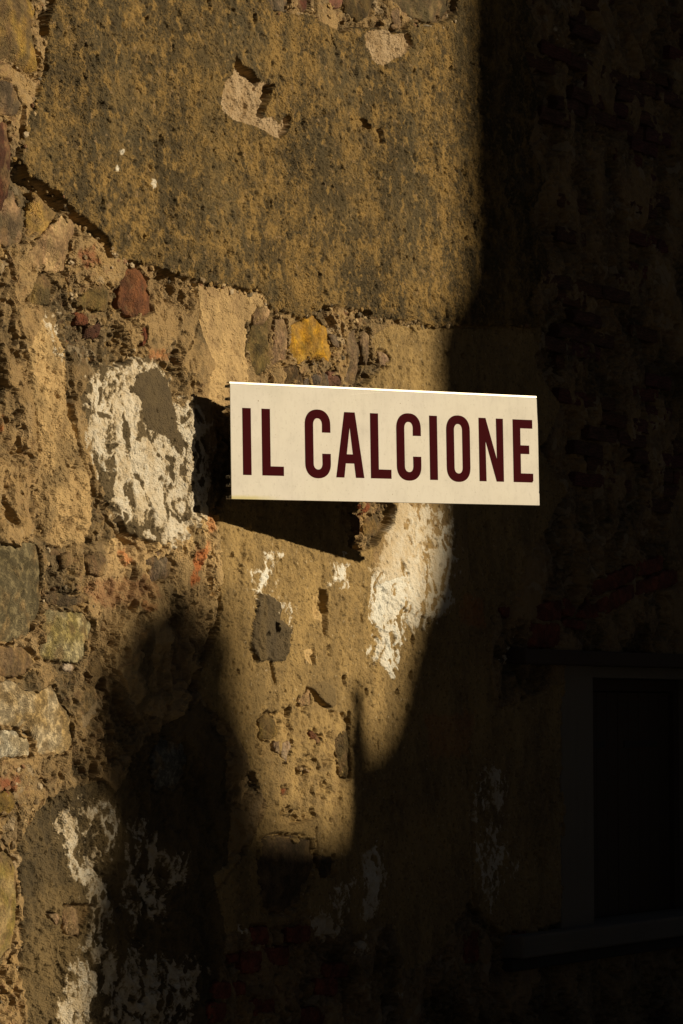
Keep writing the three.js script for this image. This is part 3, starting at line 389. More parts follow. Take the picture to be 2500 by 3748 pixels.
{
  const steps = (spans) => { const a = [spans[0][0]]; for (const [x0, x1, d] of spans) { const n = Math.round((x1 - x0) / d); for (let i = 1; i <= n; i++) a.push(x0 + (x1 - x0) * i / n); } return a; };
  const us = steps([[-2.6, -0.85, 0.035], [-0.85, 2.25, 0.0052], [2.25, 4.0, 0.0125], [4.0, 6.2, 0.04]]);
  const vs = steps([[-0.05, 0.3, 0.03], [0.3, 4.3, 0.0043], [4.3, 4.95, 0.008], [4.95, 7.4, 0.04]]);
  const nu = us.length, nv = vs.length, H = new Float32Array(nu * nv), ID = new Uint8Array(nu * nv);
  for (let j = 0; j < nv; j++) for (let i = 0; i < nu; i++) { const s = wall(us[i], vs[j], false); H[j * nu + i] = s.h; ID[j * nu + i] = s.id; }
  const parts = [['mortar_bed', 'crumbling ochre bedding mortar and rubble'], ['plaster_coat', 'weathered grey-brown upper plaster with ragged broken edge'], ['plaster_coat', 'tan lower plaster streaked with whitewash']];
  for (let id = 0; id < 3; id++) {
    const map = new Int32Array(nu * nv).fill(-1), pos = [], nor = [], uv = [], idx = [];
    const vert = (i, j) => {
      const k = j * nu + i; if (map[k] >= 0) return map[k];
      const i0 = Math.max(0, i - 1), i1 = Math.min(nu - 1, i + 1), j0 = Math.max(0, j - 1), j1 = Math.min(nv - 1, j + 1);
      const dx = (H[j * nu + i1] - H[j * nu + i0]) / (us[i1] - us[i0]), dy = (H[j1 * nu + i] - H[j0 * nu + i]) / (vs[j1] - vs[j0]), l = 1 / Math.hypot(dx, dy, 1);
      pos.push(us[i], vs[j], H[k]); nor.push(-dx * l, -dy * l, l); uv.push((us[i] - CU0) / (CU1 - CU0), (vs[j] - CV0) / (CV1 - CV0));
      return map[k] = pos.length / 3 - 1;
    };
    for (let j = 0; j < nv - 1; j++) for (let i = 0; i < nu - 1; i++) {
      if (ID[j * nu + i] !== id) continue;
      const mu = (us[i] + us[i + 1]) / 2, mv = (vs[j] + vs[j + 1]) / 2; if (mu > OP.x0 && mu < OP.x1 && mv > OP.y0 && mv < OP.y1) continue;
      const a = vert(i, j), b = vert(i + 1, j), c = vert(i + 1, j + 1), e = vert(i, j + 1);
      if (Math.abs(H[j * nu + i] - H[(j + 1) * nu + i + 1]) < Math.abs(H[j * nu + i + 1] - H[(j + 1) * nu + i])) idx.push(a, b, c, a, c, e); else idx.push(a, b, e, b, c, e);
    }
    const g = new THREE.BufferGeometry();
    g.setAttribute('position', new THREE.Float32BufferAttribute(pos, 3)); g.setAttribute('normal', new THREE.Float32BufferAttribute(nor, 3)); g.setAttribute('uv', new THREE.Float32BufferAttribute(uv, 2)); g.setIndex(idx);
    const m = mesh(parts[id][0], g, wallMats[id], wallGroup); m.userData.label = parts[id][1];
  }
  const core = mergeGeometries([box(OP.x0 + 2.6, 7.4, 0.4, (OP.x0 - 2.6) / 2, 3.7, -0.32), box(6.2 - OP.x1, 7.4, 0.4, (6.2 + OP.x1) / 2, 3.7, -0.32), box(OP.x1 - OP.x0, OP.y0, 0.4, (OP.x0 + OP.x1) / 2, OP.y0 / 2, -0.32), box(OP.x1 - OP.x0, 7.4 - OP.y1, 0.4, (OP.x0 + OP.x1) / 2, (7.4 + OP.y1) / 2, -0.32)]);
  mesh('masonry_core', core, std(T.mortarB), wallGroup);
}

// ------------------------------------------------------------------ stones and bricks bedded in the wall
const stoneMap = (() => { const N = 512; return texture(N, N, (i, j) => { const x = i / N * 9, y = j / N * 9; const t = clamp(0.80 + 0.28 * fbm(x, y, 3) + 0.22 * fbm(x * 6, y * 6, 3)); const c = 255 * t; return [c, c * (0.97 + 0.03 * pn(x * 3, y)), c * 0.96]; }, true); })();
const lichenMap = (() => { const N = 512; return texture(N, N, (i, j) => { const x = i / N * 9, y = j / N * 9; const q = fbm(x * 2.6 + 4, y * 2.2, 4) + 0.4 * fbm(x * 9, y * 9, 3), t = mix(0.7, 1, ss(-0.15, 0.4, q)) + 0.16 * fbm(x * 7, y * 7, 3); const c = 255 * clamp(t); return [c, c, c * 0.98]; }, true); })();
const stoneMats = { stone: stoneMap, lichen: lichenMap };
const stoneMat = new THREE.MeshStandardMaterial({ map: stoneMap, vertexColors: true, roughness: 0.9, bumpMap: grainOn(1.2), bumpScale: 0.008 });
const lichenMat = new THREE.MeshStandardMaterial({ map: lichenMap, vertexColors: true, roughness: 0.95, bumpMap: grainOn(1.2), bumpScale: 0.009 });
function stoneGeometry(pts, level, dome, cA, cB, flat, clean) {
  const P = pts.map(q => new THREE.Vector3(q[0], q[1], 0)), curve = new THREE.CatmullRomCurve3(P, true, 'catmullrom', 0.22);
  let cx = 0, cy = 0; for (const q of P) { cx += q.x / P.length; cy += q.y / P.length; }
  const size = Math.sqrt(P.reduce((a, q) => a + (q.x - cx) ** 2 + (q.y - cy) ** 2, 0) / P.length), n = size > 0.06 ? 84 : size > 0.03 ? 48 : 28, rings = size > 0.06 ? 22 : size > 0.03 ? 12 : 7;
  const ring = curve.getSpacedPoints(n).slice(0, n), pos = [], col = [], uv = [], idx = [], sx = rnd() * 50;
  const planes = []; for (let k = 0; k < 4; k++) { const a = rnd() * 6.28, g = rr(0.05, flat ? 0.06 : 0.34); planes.push([Math.cos(a) * g, Math.sin(a) * g, rr(0, 0.25) * size * g]); }   // broken faces
  const put = (r, q) => {
    let x = cx + (q.x - cx) * r, y = cy + (q.y - cy) * r; const e = r > 0.8 ? 0.013 * (r - 0.8) / 0.2 : 0; const ex = e * fbm(x * 55 + sx, y * 55, 3), ey = e * fbm(x * 55 - sx, y * 55 + 9, 3); x += ex; y += ey;
    let f = 1; for (const p of planes) f = Math.min(f, p[2] - p[0] * (x - cx) - p[1] * (y - cy)); f = Math.max(f, -0.7 * dome - 0.004);
    const rough = 0.008 * fbm(x * 22 + sx, y * 18, 4) - 0.010 * ss(0.06, 0, Math.abs(fbm(x * 9 + sx, y * 7, 2))) * (flat ? 0 : 0.35) + 0.0016 * pn(x * 130, y * 130);
    const z = r > 1 ? -0.04 : level + 0.35 * dome * (1 - r * r) + f + rough - 0.007 * Math.pow(r, 14);
    const t = ss(-0.25, 0.3, fbm(x * 13 + sx, y * 11, 4)), k = 0.9 + 0.3 * fbm(x * 50, y * 40 + sx, 2), md = flat ? 0 : (clean ? 0.3 : 0.75) * ss(0.05, 0.4, fbm(x * 17 + 5, y * 13 - sx, 4) + 0.25 * (r - 0.6));
    pos.push(x, y, z); uv.push(x / 0.5 + sx, y / 0.5); for (let c = 0; c < 3; c++) col.push(mix(mix(cB[c], cA[c], t), T.mortarA[c], md) * k);
  };
  put(0, ring[0]);
  const rs = []; for (let i = 1; i <= rings; i++) rs.push(Math.pow(i / rings, 0.75)); rs.push(1.01);
  for (const r of rs) for (const q of ring) put(r, q);
  for (let i = 0; i < n; i++) idx.push(0, 1 + i, 1 + (i + 1) % n);
  for (let k = 0; k < rs.length - 1; k++) for (let i = 0; i < n; i++) { const a = 1 + k * n + i, b = 1 + k * n + (i + 1) % n; idx.push(a, a + n, b, b, a + n, b + n); }
  const area = P.reduce((s, q, i) => { const w = P[(i + 1) % P.length]; return s + q.x * w.y - w.x * q.y; }, 0); if (area < 0) for (let i = 0; i < idx.length; i += 3) [idx[i + 1], idx[i + 2]] = [idx[i + 2], idx[i + 1]];
  const g = new THREE.BufferGeometry(); g.setAttribute('position', new THREE.Float32BufferAttribute(pos, 3)); g.setAttribute('color', new THREE.Float32BufferAttribute(col, 3)); g.setAttribute('uv', new THREE.Float32BufferAttribute(uv, 2)); g.setIndex(idx); g.computeVertexNormals(); return g;
}
for (const s of stones) {
  const lich = s[5].startsWith('lichen'), f = lich ? 1.3 : 1.28, c = a => alb(...a).map(q => Math.min(0.8, q * f));
  mesh(s[5] === 'brick' ? 'brick' : 'stone', stoneGeometry(s.p.p, s[1], s[2], c(s[3]), c(s[4]), s[5] === 'brick', s[5] === 'yellow stone'), lich ? lichenMat : stoneMat, wallGroup);
}
{ // coursed brickwork of the shaded part of the wall, a few shapes shared between the bricks
  const shapes = []; for (let k = 0; k < 6; k++) {
    const g = new THREE.BoxGeometry(0.24, 0.056, 0.06, 5, 2, 1), p = g.attributes.position, col = [], q = rnd() * 40, base = alb(rr(180, 210), rr(104, 128), rr(68, 88));
    for (let i = 0; i < p.count; i++) { const x = p.getX(i), y = p.getY(i), z = p.getZ(i); p.setXYZ(i, x + 0.010 * pn(y * 40 + q, z * 9), y + 0.006 * pn(x * 22 + q, z * 9), z + 0.010 * pn(x * 16 + q, y * 30)); const m = 0.8 + 0.4 * pn(x * 14, y * 30 + q); col.push(base[0] * m, base[1] * m, base[2] * m); }
    g.setAttribute('color', new THREE.Float32BufferAttribute(col, 3)); g.computeVertexNormals(); shapes.push(g);
  }
  let row = 0;
  for (let v = 2.26; v < 5.25; v += 0.069, row++) for (let u = 2.50 + (row % 2) * 0.126; u < 4.25; u += 0.252) {
    if ((v < 2.55 && u > 2.5) || wall(u - 0.1, v, false).id || wall(u, v, false).id) continue;
    if (fbm(u * 1.9 + 31, v * 1.9, 2) < 0.0 || rnd() < 0.3) continue;
    const m = mesh('brick', shapes[Math.floor(rnd() * 6)], stoneMat, wallGroup); m.position.set(u + rr(-0.01, 0.01), v + rr(-0.004, 0.004), rr(-0.024, -0.012)); m.rotation.z = rr(-0.02, 0.02);
  }
}
{ // loose crumbs of mortar and stone caught in the broken places
  const parts = [], ico = [0, 1, 2, 3].map(k => { const g = new THREE.IcosahedronGeometry(1, 1), p = g.attributes.position; for (let i = 0; i < p.count; i++) { const x = p.getX(i), y = p.getY(i), z = p.getZ(i), f = 1 + 0.45 * pn(x * 1.7 + k * 9 + z, y * 1.7 - z * 1.3); p.setXYZ(i, x * f, y * f * 0.85, z * f * 0.7); } g.deleteAttribute('uv'); g.computeVertexNormals(); return g; });
  const drop = (u, v, r) => {
    const h = wall(u, v, true).h, g = ico[Math.floor(rnd() * 4)].clone(), m = new THREE.Matrix4().makeRotationFromEuler(new THREE.Euler(rr(-0.6, 0.6), rr(-0.6, 0.6), rr(0, 6)));
    m.premultiply(new THREE.Matrix4().makeScale(r * rr(0.8, 1.5), r, r)); m.setPosition(u, v, h + r * 0.15); g.applyMatrix4(m);
    const c = rnd() < 0.45 ? PEB[Math.floor(rnd() * 6)] : [surf.r, surf.g, surf.b], col = new Float32Array(g.attributes.position.count * 3); for (let i = 0; i < col.length; i += 3) { col[i] = c[0]; col[i + 1] = c[1]; col[i + 2] = c[2]; }
    g.setAttribute('color', new THREE.BufferAttribute(col, 3)); parts.push(g);
  };
  const zones = [...rubP.slice(0, 6), ...hollows.filter(f => f.rub === 1).map(f => f.p)];
  for (const o of zones) { const area = (Math.min(o.x1, 3) - Math.max(o.x0, -0.9)) * (Math.min(o.y1, 5) - Math.max(o.y0, 0.3)), n = Math.min(260, Math.round(area * 600)); for (let k = 0; k < n; k++) { const u = rr(Math.max(o.x0, -0.9), Math.min(o.x1, 3)), v = rr(Math.max(o.y0, 0.3), Math.min(o.y1, 5)); if (sd(o, u, v) < 0 && !stones.some(s => near(s.p, u, v, 0.02) && sd(s.p, u, v) < 0.004)) drop(u, v, 0.004 + 0.011 * rnd() * rnd()); } }
  const e = coats[7].p.p; for (let i = 5; i < 48; i++) for (let k = 0; k < 5; k++) { const t = rnd(); drop(mix(e[i][0], e[i + 1][0], t) + rr(-0.012, 0.004), mix(e[i][1], e[i + 1][1], t) + rr(-0.02, 0.004), rr(0.004, 0.011)); }
  const m = mesh('rubble', mergeGeometries(parts), std([1, 1, 1], 0.95, { vertexColors: true }), wallGroup); m.userData.kind = 'stuff';
}

// ------------------------------------------------------------------ window in the shaded part of the wall
{
  const g = thing('shuttered_window', 'dark shuttered window with stone surround, lintel and sill in shade', 'window', WO[0] + WD[0] * 3.5, 0, WO[1] + WD[1] * 3.5, WTURN);
  const L = u => u - 3.5, stoneDark = std(alb(150, 128, 94), 0.95, { bumpMap: grainOn(4), bumpScale: 0.003 }), wood = std([0.07, 0.05, 0.035], 0.9), iron = std([0.05, 0.045, 0.042], 0.9);
  for (const [a, b] of [[2.77, 3.05], [4.10, 4.36]]) mesh('jamb', rbox(b - a, OP.y1 - OP.y0 + 0.02, 0.22, L((a + b) / 2), (OP.y0 + OP.y1) / 2, -0.12, 0.008), stoneDark, g);
  mesh('head_stone', rbox(1.05, 0.05, 0.20, L(3.575), OP.y1 - 0.022, -0.115, 0.006), stoneDark, g);
  mesh('lintel', rbox(2.0, 0.062, 0.16, L(3.41), 1.918, -0.035, 0.008), wood, g);
  mesh('sill', rbox(1.9, 0.09, 0.26, L(3.29), 0.755, -0.06, 0.012), stoneDark, g);
  mesh('sill_ledge', rbox(2.0, 0.05, 0.18, L(3.336), 0.682, -0.065, 0.01), iron, g);
  mesh('interior_lining', box(1.6, 1.14, 0.02, L(3.57), 1.345, -0.27), wood, g);
  mesh('frame', mergeGeometries([box(0.05, 1.03, 0.05, L(3.075), 1.32, -0.19), box(0.05, 1.03, 0.05, L(4.075), 1.32, -0.19), box(0.95, 0.05, 0.05, L(3.575), 1.81, -0.19)]), wood, g);
  for (const k of [0, 1]) { const leaf = new THREE.Group(); leaf.name = 'shutter'; g.add(leaf); for (let i = 0; i < 5; i++) mesh('board', rbox(0.092, 0.98, 0.022, L(3.148 + k * 0.475 + i * 0.0945), 1.29, -0.2, 0.003), wood, leaf); mesh('hinge', box(0.3, 0.03, 0.006, L(3.3 + k * 0.475), 1.55, -0.186), iron, leaf); }
}

// ------------------------------------------------------------------ the sign
{
  const g = thing('hanging_sign', 'cream rectangular metal sign reading IL CALCIONE in dark maroon capitals', 'sign');
  const ux = new THREE.Vector3(0.8471, 0.0228, -0.5309).normalize(), n = new THREE.Vector3(0.5312, -0.0068, 0.8472).normalize(), uy = new THREE.Vector3().crossVectors(n, ux).normalize(); n.crossVectors(ux, uy);
  g.matrixAutoUpdate = true; g.position.set(0.1727, 2.6329, -9.645); g.quaternion.setFromRotationMatrix(new THREE.Matrix4().makeBasis(ux, uy, n));
  const SW = 0.65, SH = 0.1975;
  const face = texture(1024, 320, (i, j) => {                         // enamel with faint dirt, rub marks, one greenish stain and a few chips
    const x = (i / 1024 - 0.5) * 1.3, y = (j / 320 - 0.5) * 0.395; let r = 0.745, gg = 0.75, b = 0.76;
    const d = 1 - 0.05 * ss(-0.2, 0.5, fbm(x * 9, y * 9, 3)) - 0.05 * ss(0, 0.5, fbm(x * 60, y * 30, 3)) - 0.03 * ss(0.05, 0.5, fbm(x * 38, y * 2.2 + 7, 3)) - 0.06 * ss(0.15, 0.5, fbm(x * 3 + 9, y * 5, 3)) - 0.12 * ss(0.32, 0.5, fbm(x * 120, y * 90, 2)); r *= d; gg *= d; b *= d * (0.98 - 0.02 * pn(x * 5, y * 5));
    const st = ss(0.016, 0.004, y + 0.1975 + 0.004 * fbm(x * 60, 3, 2)) * ss(-0.42, -0.6, x + 0.03 * fbm(x * 20, y * 90, 2)); r = mix(r, 0.60, 0.7 * st); gg = mix(gg, 0.56, 0.7 * st); b = mix(b, 0.22, 0.7 * st);
    const sp = pn(x * 130, y * 130); if (sp > 0.80) { r *= 0.8; gg *= 0.78; b *= 0.74; }
    for (const [a, c, q] of [[-0.54, 0.142, 0.0016], [0.045, 0.155, 0.0016], [0.006, -0.17, 0.0012]]) if (Math.hypot(x - a, y - c) < q) { r = 0.2; gg = 0.16; b = 0.1; }
    const sc = Math.abs(y - 0.186 - 0.10 * (x + 0.09)); if (x > -0.16 && x < -0.03 && sc < 0.0008) { r = gg = b = 0.85; }
    return [toS(r), toS(gg), toS(b)];
  }, true);
  face.wrapS = face.wrapT = THREE.ClampToEdgeWrapping;
  const sh = new THREE.Shape([[-SW, -SH], [SW, -SH], [SW, -0.155], [SW - 0.002, -0.152], [SW - 0.001, -0.14], [SW - 0.001, 0.1], [SW - 0.003, 0.14], [SW - 0.004, SH - 0.004], [SW - 0.008, SH], [-0.18, SH - 0.0006], [-0.183, SH - 0.002], [-0.19, SH - 0.0004], [-0.59, SH], [-0.595, SH - 0.002], [-0.60, SH], [-SW, SH]].map(q => new THREE.Vector2(...q)));
  const pg = new THREE.ExtrudeGeometry(sh, { depth: 0.0022, bevelEnabled: true, bevelThickness: 0.0005, bevelSize: 0.0005, bevelSegments: 1 }); pg.translate(0, 0, -0.0028);
  { const p = pg.attributes.position, uv = pg.attributes.uv; for (let i = 0; i < p.count; i++) uv.setXY(i, p.getX(i) / 1.3 + 0.5, p.getY(i) / 0.395 + 0.5); }
  mesh('panel', pg, new THREE.MeshPhysicalMaterial({ map: face, roughness: 0.7, specularIntensity: 0.25 }), g).userData.label = 'cream enamelled sheet';
  mesh('back_sheet', box(1.292, 0.388, 0.0008, -0.001, 0, -0.0034), std([0.10, 0.10, 0.095], 0.8), g);
  const alu = new THREE.MeshStandardMaterial({ color: new THREE.Color().setRGB(0.6, 0.59, 0.57), metalness: 1, roughness: 0.55 }), aluDull = new THREE.MeshStandardMaterial({ color: new THREE.Color().setRGB(0.45, 0.44, 0.40), metalness: 0.6, roughness: 0.6 });
  const along = (pts, x0, x1) => { const e = new THREE.ExtrudeGeometry(new THREE.Shape(pts.map(q => new THREE.Vector2(-q[0], q[1]))), { depth: x1 - x0, bevelEnabled: false }); e.rotateY(Math.PI / 2); e.translate(x0, 0, 0); return e; };   // profile (z, y) drawn along the sign
  mesh('top_trim', along([[0.0022, SH + 0.0002], [0.0012, SH + 0.0066], [-0.018, SH + 0.0074], [-0.018, SH + 0.004], [-0.003, SH + 0.0002]], -0.6535, 0.6445), alu, g);
  const bar = (z0, z1, y0, y1) => box(1.294, Math.abs(y1 - y0) || 0.0022, Math.abs(z1 - z0) || 0.0022, -0.002, (y0 + y1) / 2, -(z0 + z1) / 2);
  for (const [y, s] of [[0.1469, 1], [0.1217, -1], [-0.1212, 1], [-0.1471, -1]])                                  // paired clamp channels on the back
    mesh('rail', mergeGeometries([bar(0.004, 0.016, y - 0.0011, y + 0.0011), bar(0.0161, 0.0183, y - 0.0045, y + 0.0045), bar(0.0184, 0.0378, y + s * 0.0034, y + s * 0.0056), bar(0.0379, 0.0400, y + s * 0.0056, y - s * 0.0035)]), aluDull, g);
  for (const [y, s] of [[0.1865, -1], [-0.1865, 1]])
    mesh('rail', mergeGeometries([bar(0.004, 0.016, y - 0.0011, y + 0.0011), bar(0.0161, 0.0183, y + 0.0011, y - s * 0.0098), bar(0.0184, 0.0378, y - s * 0.0076, y - s * 0.0098), bar(0.0379, 0.0400, y - s * 0.0098, y + 0.0011)]), aluDull, g);
  // letters, cut from maroon film; metres on the panel
  const film = new THREE.MeshPhysicalMaterial({ color: new THREE.Color().setRGB(0.046, 0.0046, 0.008), roughness: 0.8, specularIntensity: 0.06 }), top = 0.1161, bot = -0.1145, st = 0.0333;
  const S = pts => new THREE.Shape(pts.map(q => new THREE.Vector2(...q)));
  const arcPts = (cx, cy, rx, ry, a0, a1) => { const o = []; for (let i = 0; i <= 20; i++) { const a = a0 + (a1 - a0) * i / 20, c = Math.cos(a), s = Math.sin(a), p = 2 / 2.25; o.push([cx + rx * Math.sign(c) * Math.abs(c) ** p, cy + ry * Math.sign(s) * Math.abs(s) ** p]); } return o; };
  const rI = x => S([[x, bot], [x + st, bot], [x + st, top], [x, top]]);
  const rL = x => S([[x, bot], [x + 0.0862, bot], [x + 0.0862, -0.0824], [x + st, -0.0824], [x + st, top], [x, top]]);
  const rC = x => { const w = 0.1044, cx = x + w / 2, o = 0.1212, i = 0.0904, yo = 0.066, yi = 0.0665, P = Math.PI; return S([[x + w, 0.0412], ...arcPts(cx, yo, w / 2, o - yo, 0, P), ...arcPts(cx, -yo, w / 2, 0.1195 - yo, P, 2 * P), [x + w, -0.033], [x + w - st - 0.001, -0.033], ...arcPts(cx, -yi, w / 2 - st - 0.0005, 0.0888 - yi, 2 * P, P), ...arcPts(cx, yi, w / 2 - st - 0.0005, i - yi, P, 0), [x + w - st - 0.001, 0.0412]]); };
  const rO = x => { const w = 0.1030, cx = x + w / 2, P = Math.PI, s = S([...arcPts(cx, 0.066, w / 2, 0.055, 0, P), ...arcPts(cx, -0.066, w / 2, 0.0533, P, 2 * P)]); s.holes.push(new THREE.Path([...arcPts(cx, 0.0665, w / 2 - st - 0.0003, 0.0235, 0, P), ...arcPts(cx, -0.0665, w / 2 - st - 0.0003, 0.0223, P, 2 * P)].map(q => new THREE.Vector2(...q)))); return s; };
  const sA = S([[-0.1908, top], [-0.1472, top], [-0.1110, bot], [-0.1457, bot], [-0.1520, -0.0644], [-0.1874, -0.0644], [-0.1940, bot], [-0.2272, bot]]); sA.holes.push(new THREE.Path([[-0.1691, 0.0654], [-0.1570, -0.0322], [-0.1828, -0.0322]].map(q => new THREE.Vector2(...q))));
  const sN = S([[0.3842, bot], [0.4146, bot], [0.4130, 0.034], [0.4600, bot], [0.4919, bot], [0.4919, top - 0.0006], [0.4612, top - 0.0006], [0.4626, -0.0352], [0.4146, top - 0.0003], [0.3842, top - 0.0003]]);
  const sE = S([[0.5357, bot], [0.6200, bot], [0.6205, bot + 0.003], [0.6238, bot + 0.005], [0.6238, -0.0820], [0.5691, -0.0820], [0.5691, -0.0107], [0.6080, -0.0107], [0.6080, 0.0209], [0.5691, 0.0209], [0.5691, 0.0833], [0.6238, 0.0833], [0.6238, top - 0.0008], [0.5357, top - 0.0008]]);
  for (const s of [rI(-0.6036), rL(-0.5270), rC(-0.3535), sA, rL(-0.0829), rC(0.0270), rI(0.1687), rO(0.2414), sN, sE]) { const e = new THREE.ExtrudeGeometry(s, { depth: 0.0005, bevelEnabled: false, curveSegments: 20 }); e.translate(0, 0, 0.0003); mesh('letter', e, film, g); }
  // arms from the back rails to plates on the wall
  const steel = std([0.12, 0.11, 0.10], 0.6, { metalness: 0.5 });
  for (const s of [-0.3, 0.3]) for (const y of [0.134, -0.134]) {
    const len = (0.3899 + 0.388 * s) / 1.0 - 0.02, dir = new THREE.Vector3(-0.388, 0, -0.922).normalize(), a = new THREE.CylinderGeometry(0.011, 0.011, len - 0.03, 12); a.rotateX(Math.PI / 2); a.translate(0, 0, -(len - 0.03) / 2);
    const m = mesh('bracket_arm', mergeGeometries([a, box(0.06, 0.06, 0.006, 0, 0, -(len - 0.03))]), steel, g); m.position.set(s - 0.012, y, -0.042); m.rotation.y = Math.atan2(0.388, 0.922);
    mesh('clamp', rbox(0.04, 0.05, 0.012, s, y, -0.047, 0.002), steel, g);
  }
}

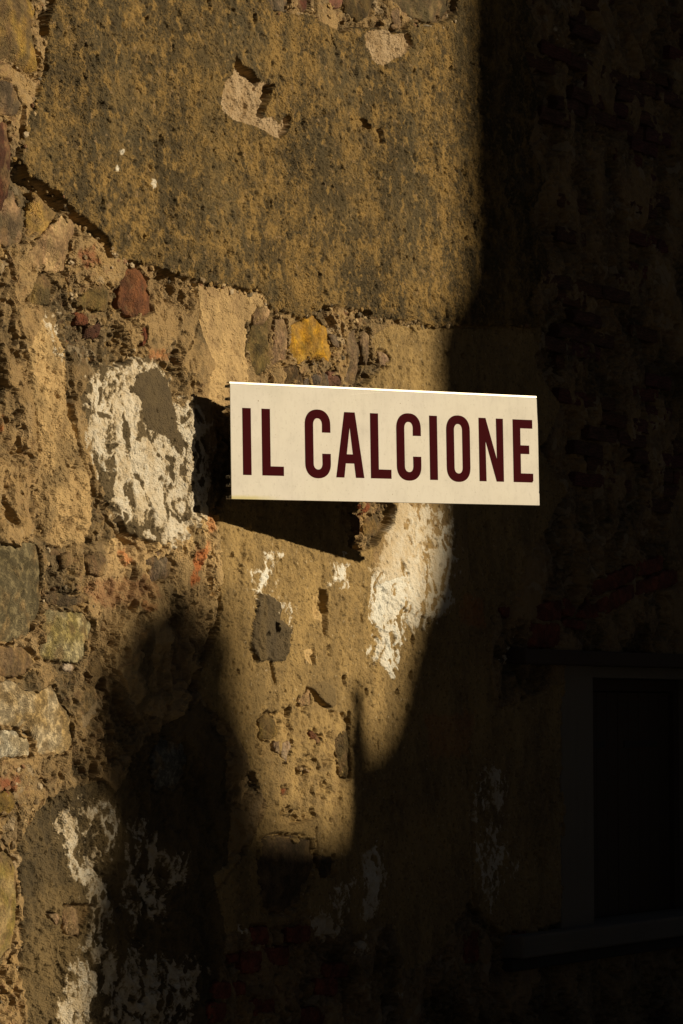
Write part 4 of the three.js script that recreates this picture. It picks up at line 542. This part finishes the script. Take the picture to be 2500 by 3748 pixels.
// ------------------------------------------------------------------ across the street: the house whose outline shades the wall, and the paving
{
  const SHX = 0.9624, SHZ = 0.2718, turn = Math.atan2(0.9624, 0.2718), R = 15;
  const px = WO[0] + SHX * R, pz = WO[1] + SHZ * R;
  const render = std([0.30, 0.24, 0.16], 0.95, { bumpMap: grainOn(1), bumpScale: 0.003 }), stoneM = std([0.24, 0.20, 0.15], 0.95), tile = std([0.24, 0.10, 0.06], 0.9), wood = std([0.05, 0.06, 0.04], 0.7), glass = std([0.02, 0.025, 0.03], 0.08), iron = std([0.03, 0.03, 0.03], 0.6);
  const slab = (pts, depth, z = 0) => { const e = new THREE.ExtrudeGeometry(new THREE.Shape(pts.map(q => new THREE.Vector2(...q))), { depth, bevelEnabled: false }); e.translate(0, 0, z); return e; };
  const windowAt = (h, x, y, w = 0.8, t = 1.3) => { const q = new THREE.Group(); q.name = 'window'; h.add(q); mesh('frame', mergeGeometries([box(w + 0.2, 0.12, 0.06, x, y + t / 2 + 0.06, -0.032), box(0.1, t, 0.06, x - w / 2 - 0.05, y, -0.032), box(0.1, t, 0.06, x + w / 2 + 0.05, y, -0.032)]), stoneM, q); mesh('sill', box(w + 0.3, 0.08, 0.16, x, y - t / 2 - 0.04, -0.082), stoneM, q); mesh('pane', box(w, t, 0.02, x, y, -0.012), glass, q); mesh('mullion', box(0.05, t, 0.02, x, y, -0.034), wood, q); };
  const tall = thing('tall_house', 'tall plastered house with leaning corner across the street', 'house', px + SHX * 11, 0, pz + SHZ * 11, turn), th = 11 * 0.2959;
  mesh('wall', slab([[1.98, 0], [9, 0], [9, 14.5], [1.88, 14.5], [1.90, 8.8 + th], [1.95, 8.45 + th], [2.0, 8.12 + th], [1.98, 7.85 + th], [1.98, 7.5 + th]], 7), render, tall);
  mesh('roof', slab([[1.84, 14.5], [9.3, 14.5], [5.5, 16.3]], 7.4, -0.2), tile, tall);
  for (const y of [1.9, 5.2, 8.6]) for (const x of [3.4, 5.4, 7.4]) windowAt(tall, x, y);
  mesh('door', rbox(1.0, 2.2, 0.06, 4.4, 1.1, -0.035, 0.01), wood, tall);
  const D = 10.5, dh = D * 0.2959, low = thing('stepped_house', 'plastered house with sloping roofline beside the tall house', 'house', px + SHX * D, 0, pz + SHZ * D, turn), up = pts => pts.map(q => [q[0], q[1] ? q[1] + dh : 0]);
  mesh('wall', slab(up([[-0.21, 0], [1.979, 0], [1.979, 7.72], [1.88, 7.66], [1.76, 7.52], [1.70, 7.42], [1.70, 7.25], [1.73, 7.0], [1.735, 6.72], [1.685, 6.50], [1.60, 6.34], [1.52, 6.19], [1.46, 6.04], [1.43, 5.97], [1.36, 5.90], [1.20, 5.88], [1.14, 5.60], [0.9, 5.62], [0.6, 5.70], [-0.155, 5.68], [-0.175, 5.5], [-0.20, 5.1]]), 7, 0), render, low);
  for (const x of [0.4, 1.4]) for (const y of [2.2, 5.4]) windowAt(low, x, y, 0.55, 1.1);
  { // iron post by the kerb, nearer the wall
    const q = 11, l = 1.213, t = thing('lamp_post', 'slender dark iron post with a ball finial beside the street', 'post', WO[0] + SHX * q + 0.2718 * l, 0, WO[1] + SHZ * q - 0.9624 * l), top = 6.12 - 4 * 0.2959;
    mesh('shaft', new THREE.LatheGeometry([[0, 0], [0.16, 0], [0.16, 0.12], [0.10, 0.22], [0.075, 0.5], [0.062, top - 0.25], [0.05, top - 0.14], [0, top - 0.13]].map(p => new THREE.Vector2(...p)), 20), iron, t);
    mesh('finial', (() => { const g = new THREE.SphereGeometry(0.05, 16, 12); g.scale(1, 1.5, 1); g.translate(0, top - 0.07, 0); return g; })(), iron, t);
  }
  { // the cypress behind the low house
    const far = 12, t = thing('cypress_tree', 'slim dark cypress tree standing behind the stepped house', 'tree', px + SHX * far + 0.2718 * 0.24, 0, pz + SHZ * far - 0.9624 * 0.24, turn), dy = far * 0.2959;
    const trunk = new THREE.CylinderGeometry(0.05, 0.16, 9, 10); trunk.translate(0, 4.5, 0); mesh('trunk', trunk, std([0.10, 0.07, 0.05]), t);
    const outline = [[1.2, 0.15], [2.2, 0.38], [5.15 + dy, 0.46], [5.55 + dy, 0.43], [5.80 + dy, 0.41], [6.05 + dy, 0.38], [6.2 + dy, 0.34], [6.32 + dy, 0.27], [6.39 + dy, 0.18], [6.43 + dy, 0.08]], P = [], N = [];
    const radius = y => { for (let i = 1; i < outline.length; i++) if (y < outline[i][0]) return mix(outline[i - 1][1], outline[i][1], (y - outline[i - 1][0]) / (outline[i][0] - outline[i - 1][0])); return 0.02; };
    for (let k = 0; k < 16000; k++) {
      const y = mix(1.2, 6.43 + dy, Math.pow(rnd(), 0.95)), a = rnd() * 6.283, lean = -0.07 * ss(5.6 + dy, 6.4 + dy, y), r = radius(y) * Math.sqrt(rnd()) * (1 + 0.25 * pn(a * 2, y * 3)), s = rr(0.05, 0.10), c = new THREE.Vector3(lean + Math.cos(a) * r, y, Math.sin(a) * r), up = new THREE.Vector3(Math.cos(a) * 0.5 + rr(-0.4, 0.4), 1, Math.sin(a) * 0.5 + rr(-0.4, 0.4)).normalize(), side = new THREE.Vector3(rr(-1, 1), rr(-0.3, 0.3), rr(-1, 1)).cross(up).normalize(), nn = side.clone().cross(up);
      for (const [p, q] of [[-0.45, 0], [0.45, 0], [0, 1.8]]) { P.push(c.x + side.x * p * s + up.x * q * s, c.y + side.y * p * s + up.y * q * s, c.z + side.z * p * s + up.z * q * s); N.push(nn.x, nn.y, nn.z); }
    }
    const g = new THREE.BufferGeometry(); g.setAttribute('position', new THREE.Float32BufferAttribute(P, 3)); g.setAttribute('normal', new THREE.Float32BufferAttribute(N, 3)); mesh('crown', g, std([0.045, 0.06, 0.03]), t);
  }
  const gp = new THREE.PlaneGeometry(160, 160); gp.rotateX(-Math.PI / 2);
  const paving = texture(256, 256, (i, j) => { const t = 0.055 + 0.02 * fbm(i / 16, j / 16, 3); return [toS(t), toS(t * 0.94), toS(t * 0.84)]; }, true); paving.repeat.set(80, 80);
  const st = mesh('street', gp, new THREE.MeshStandardMaterial({ map: paving, roughness: 0.9 }), scene); st.userData.kind = 'structure';
}
renderer.render(scene, camera);
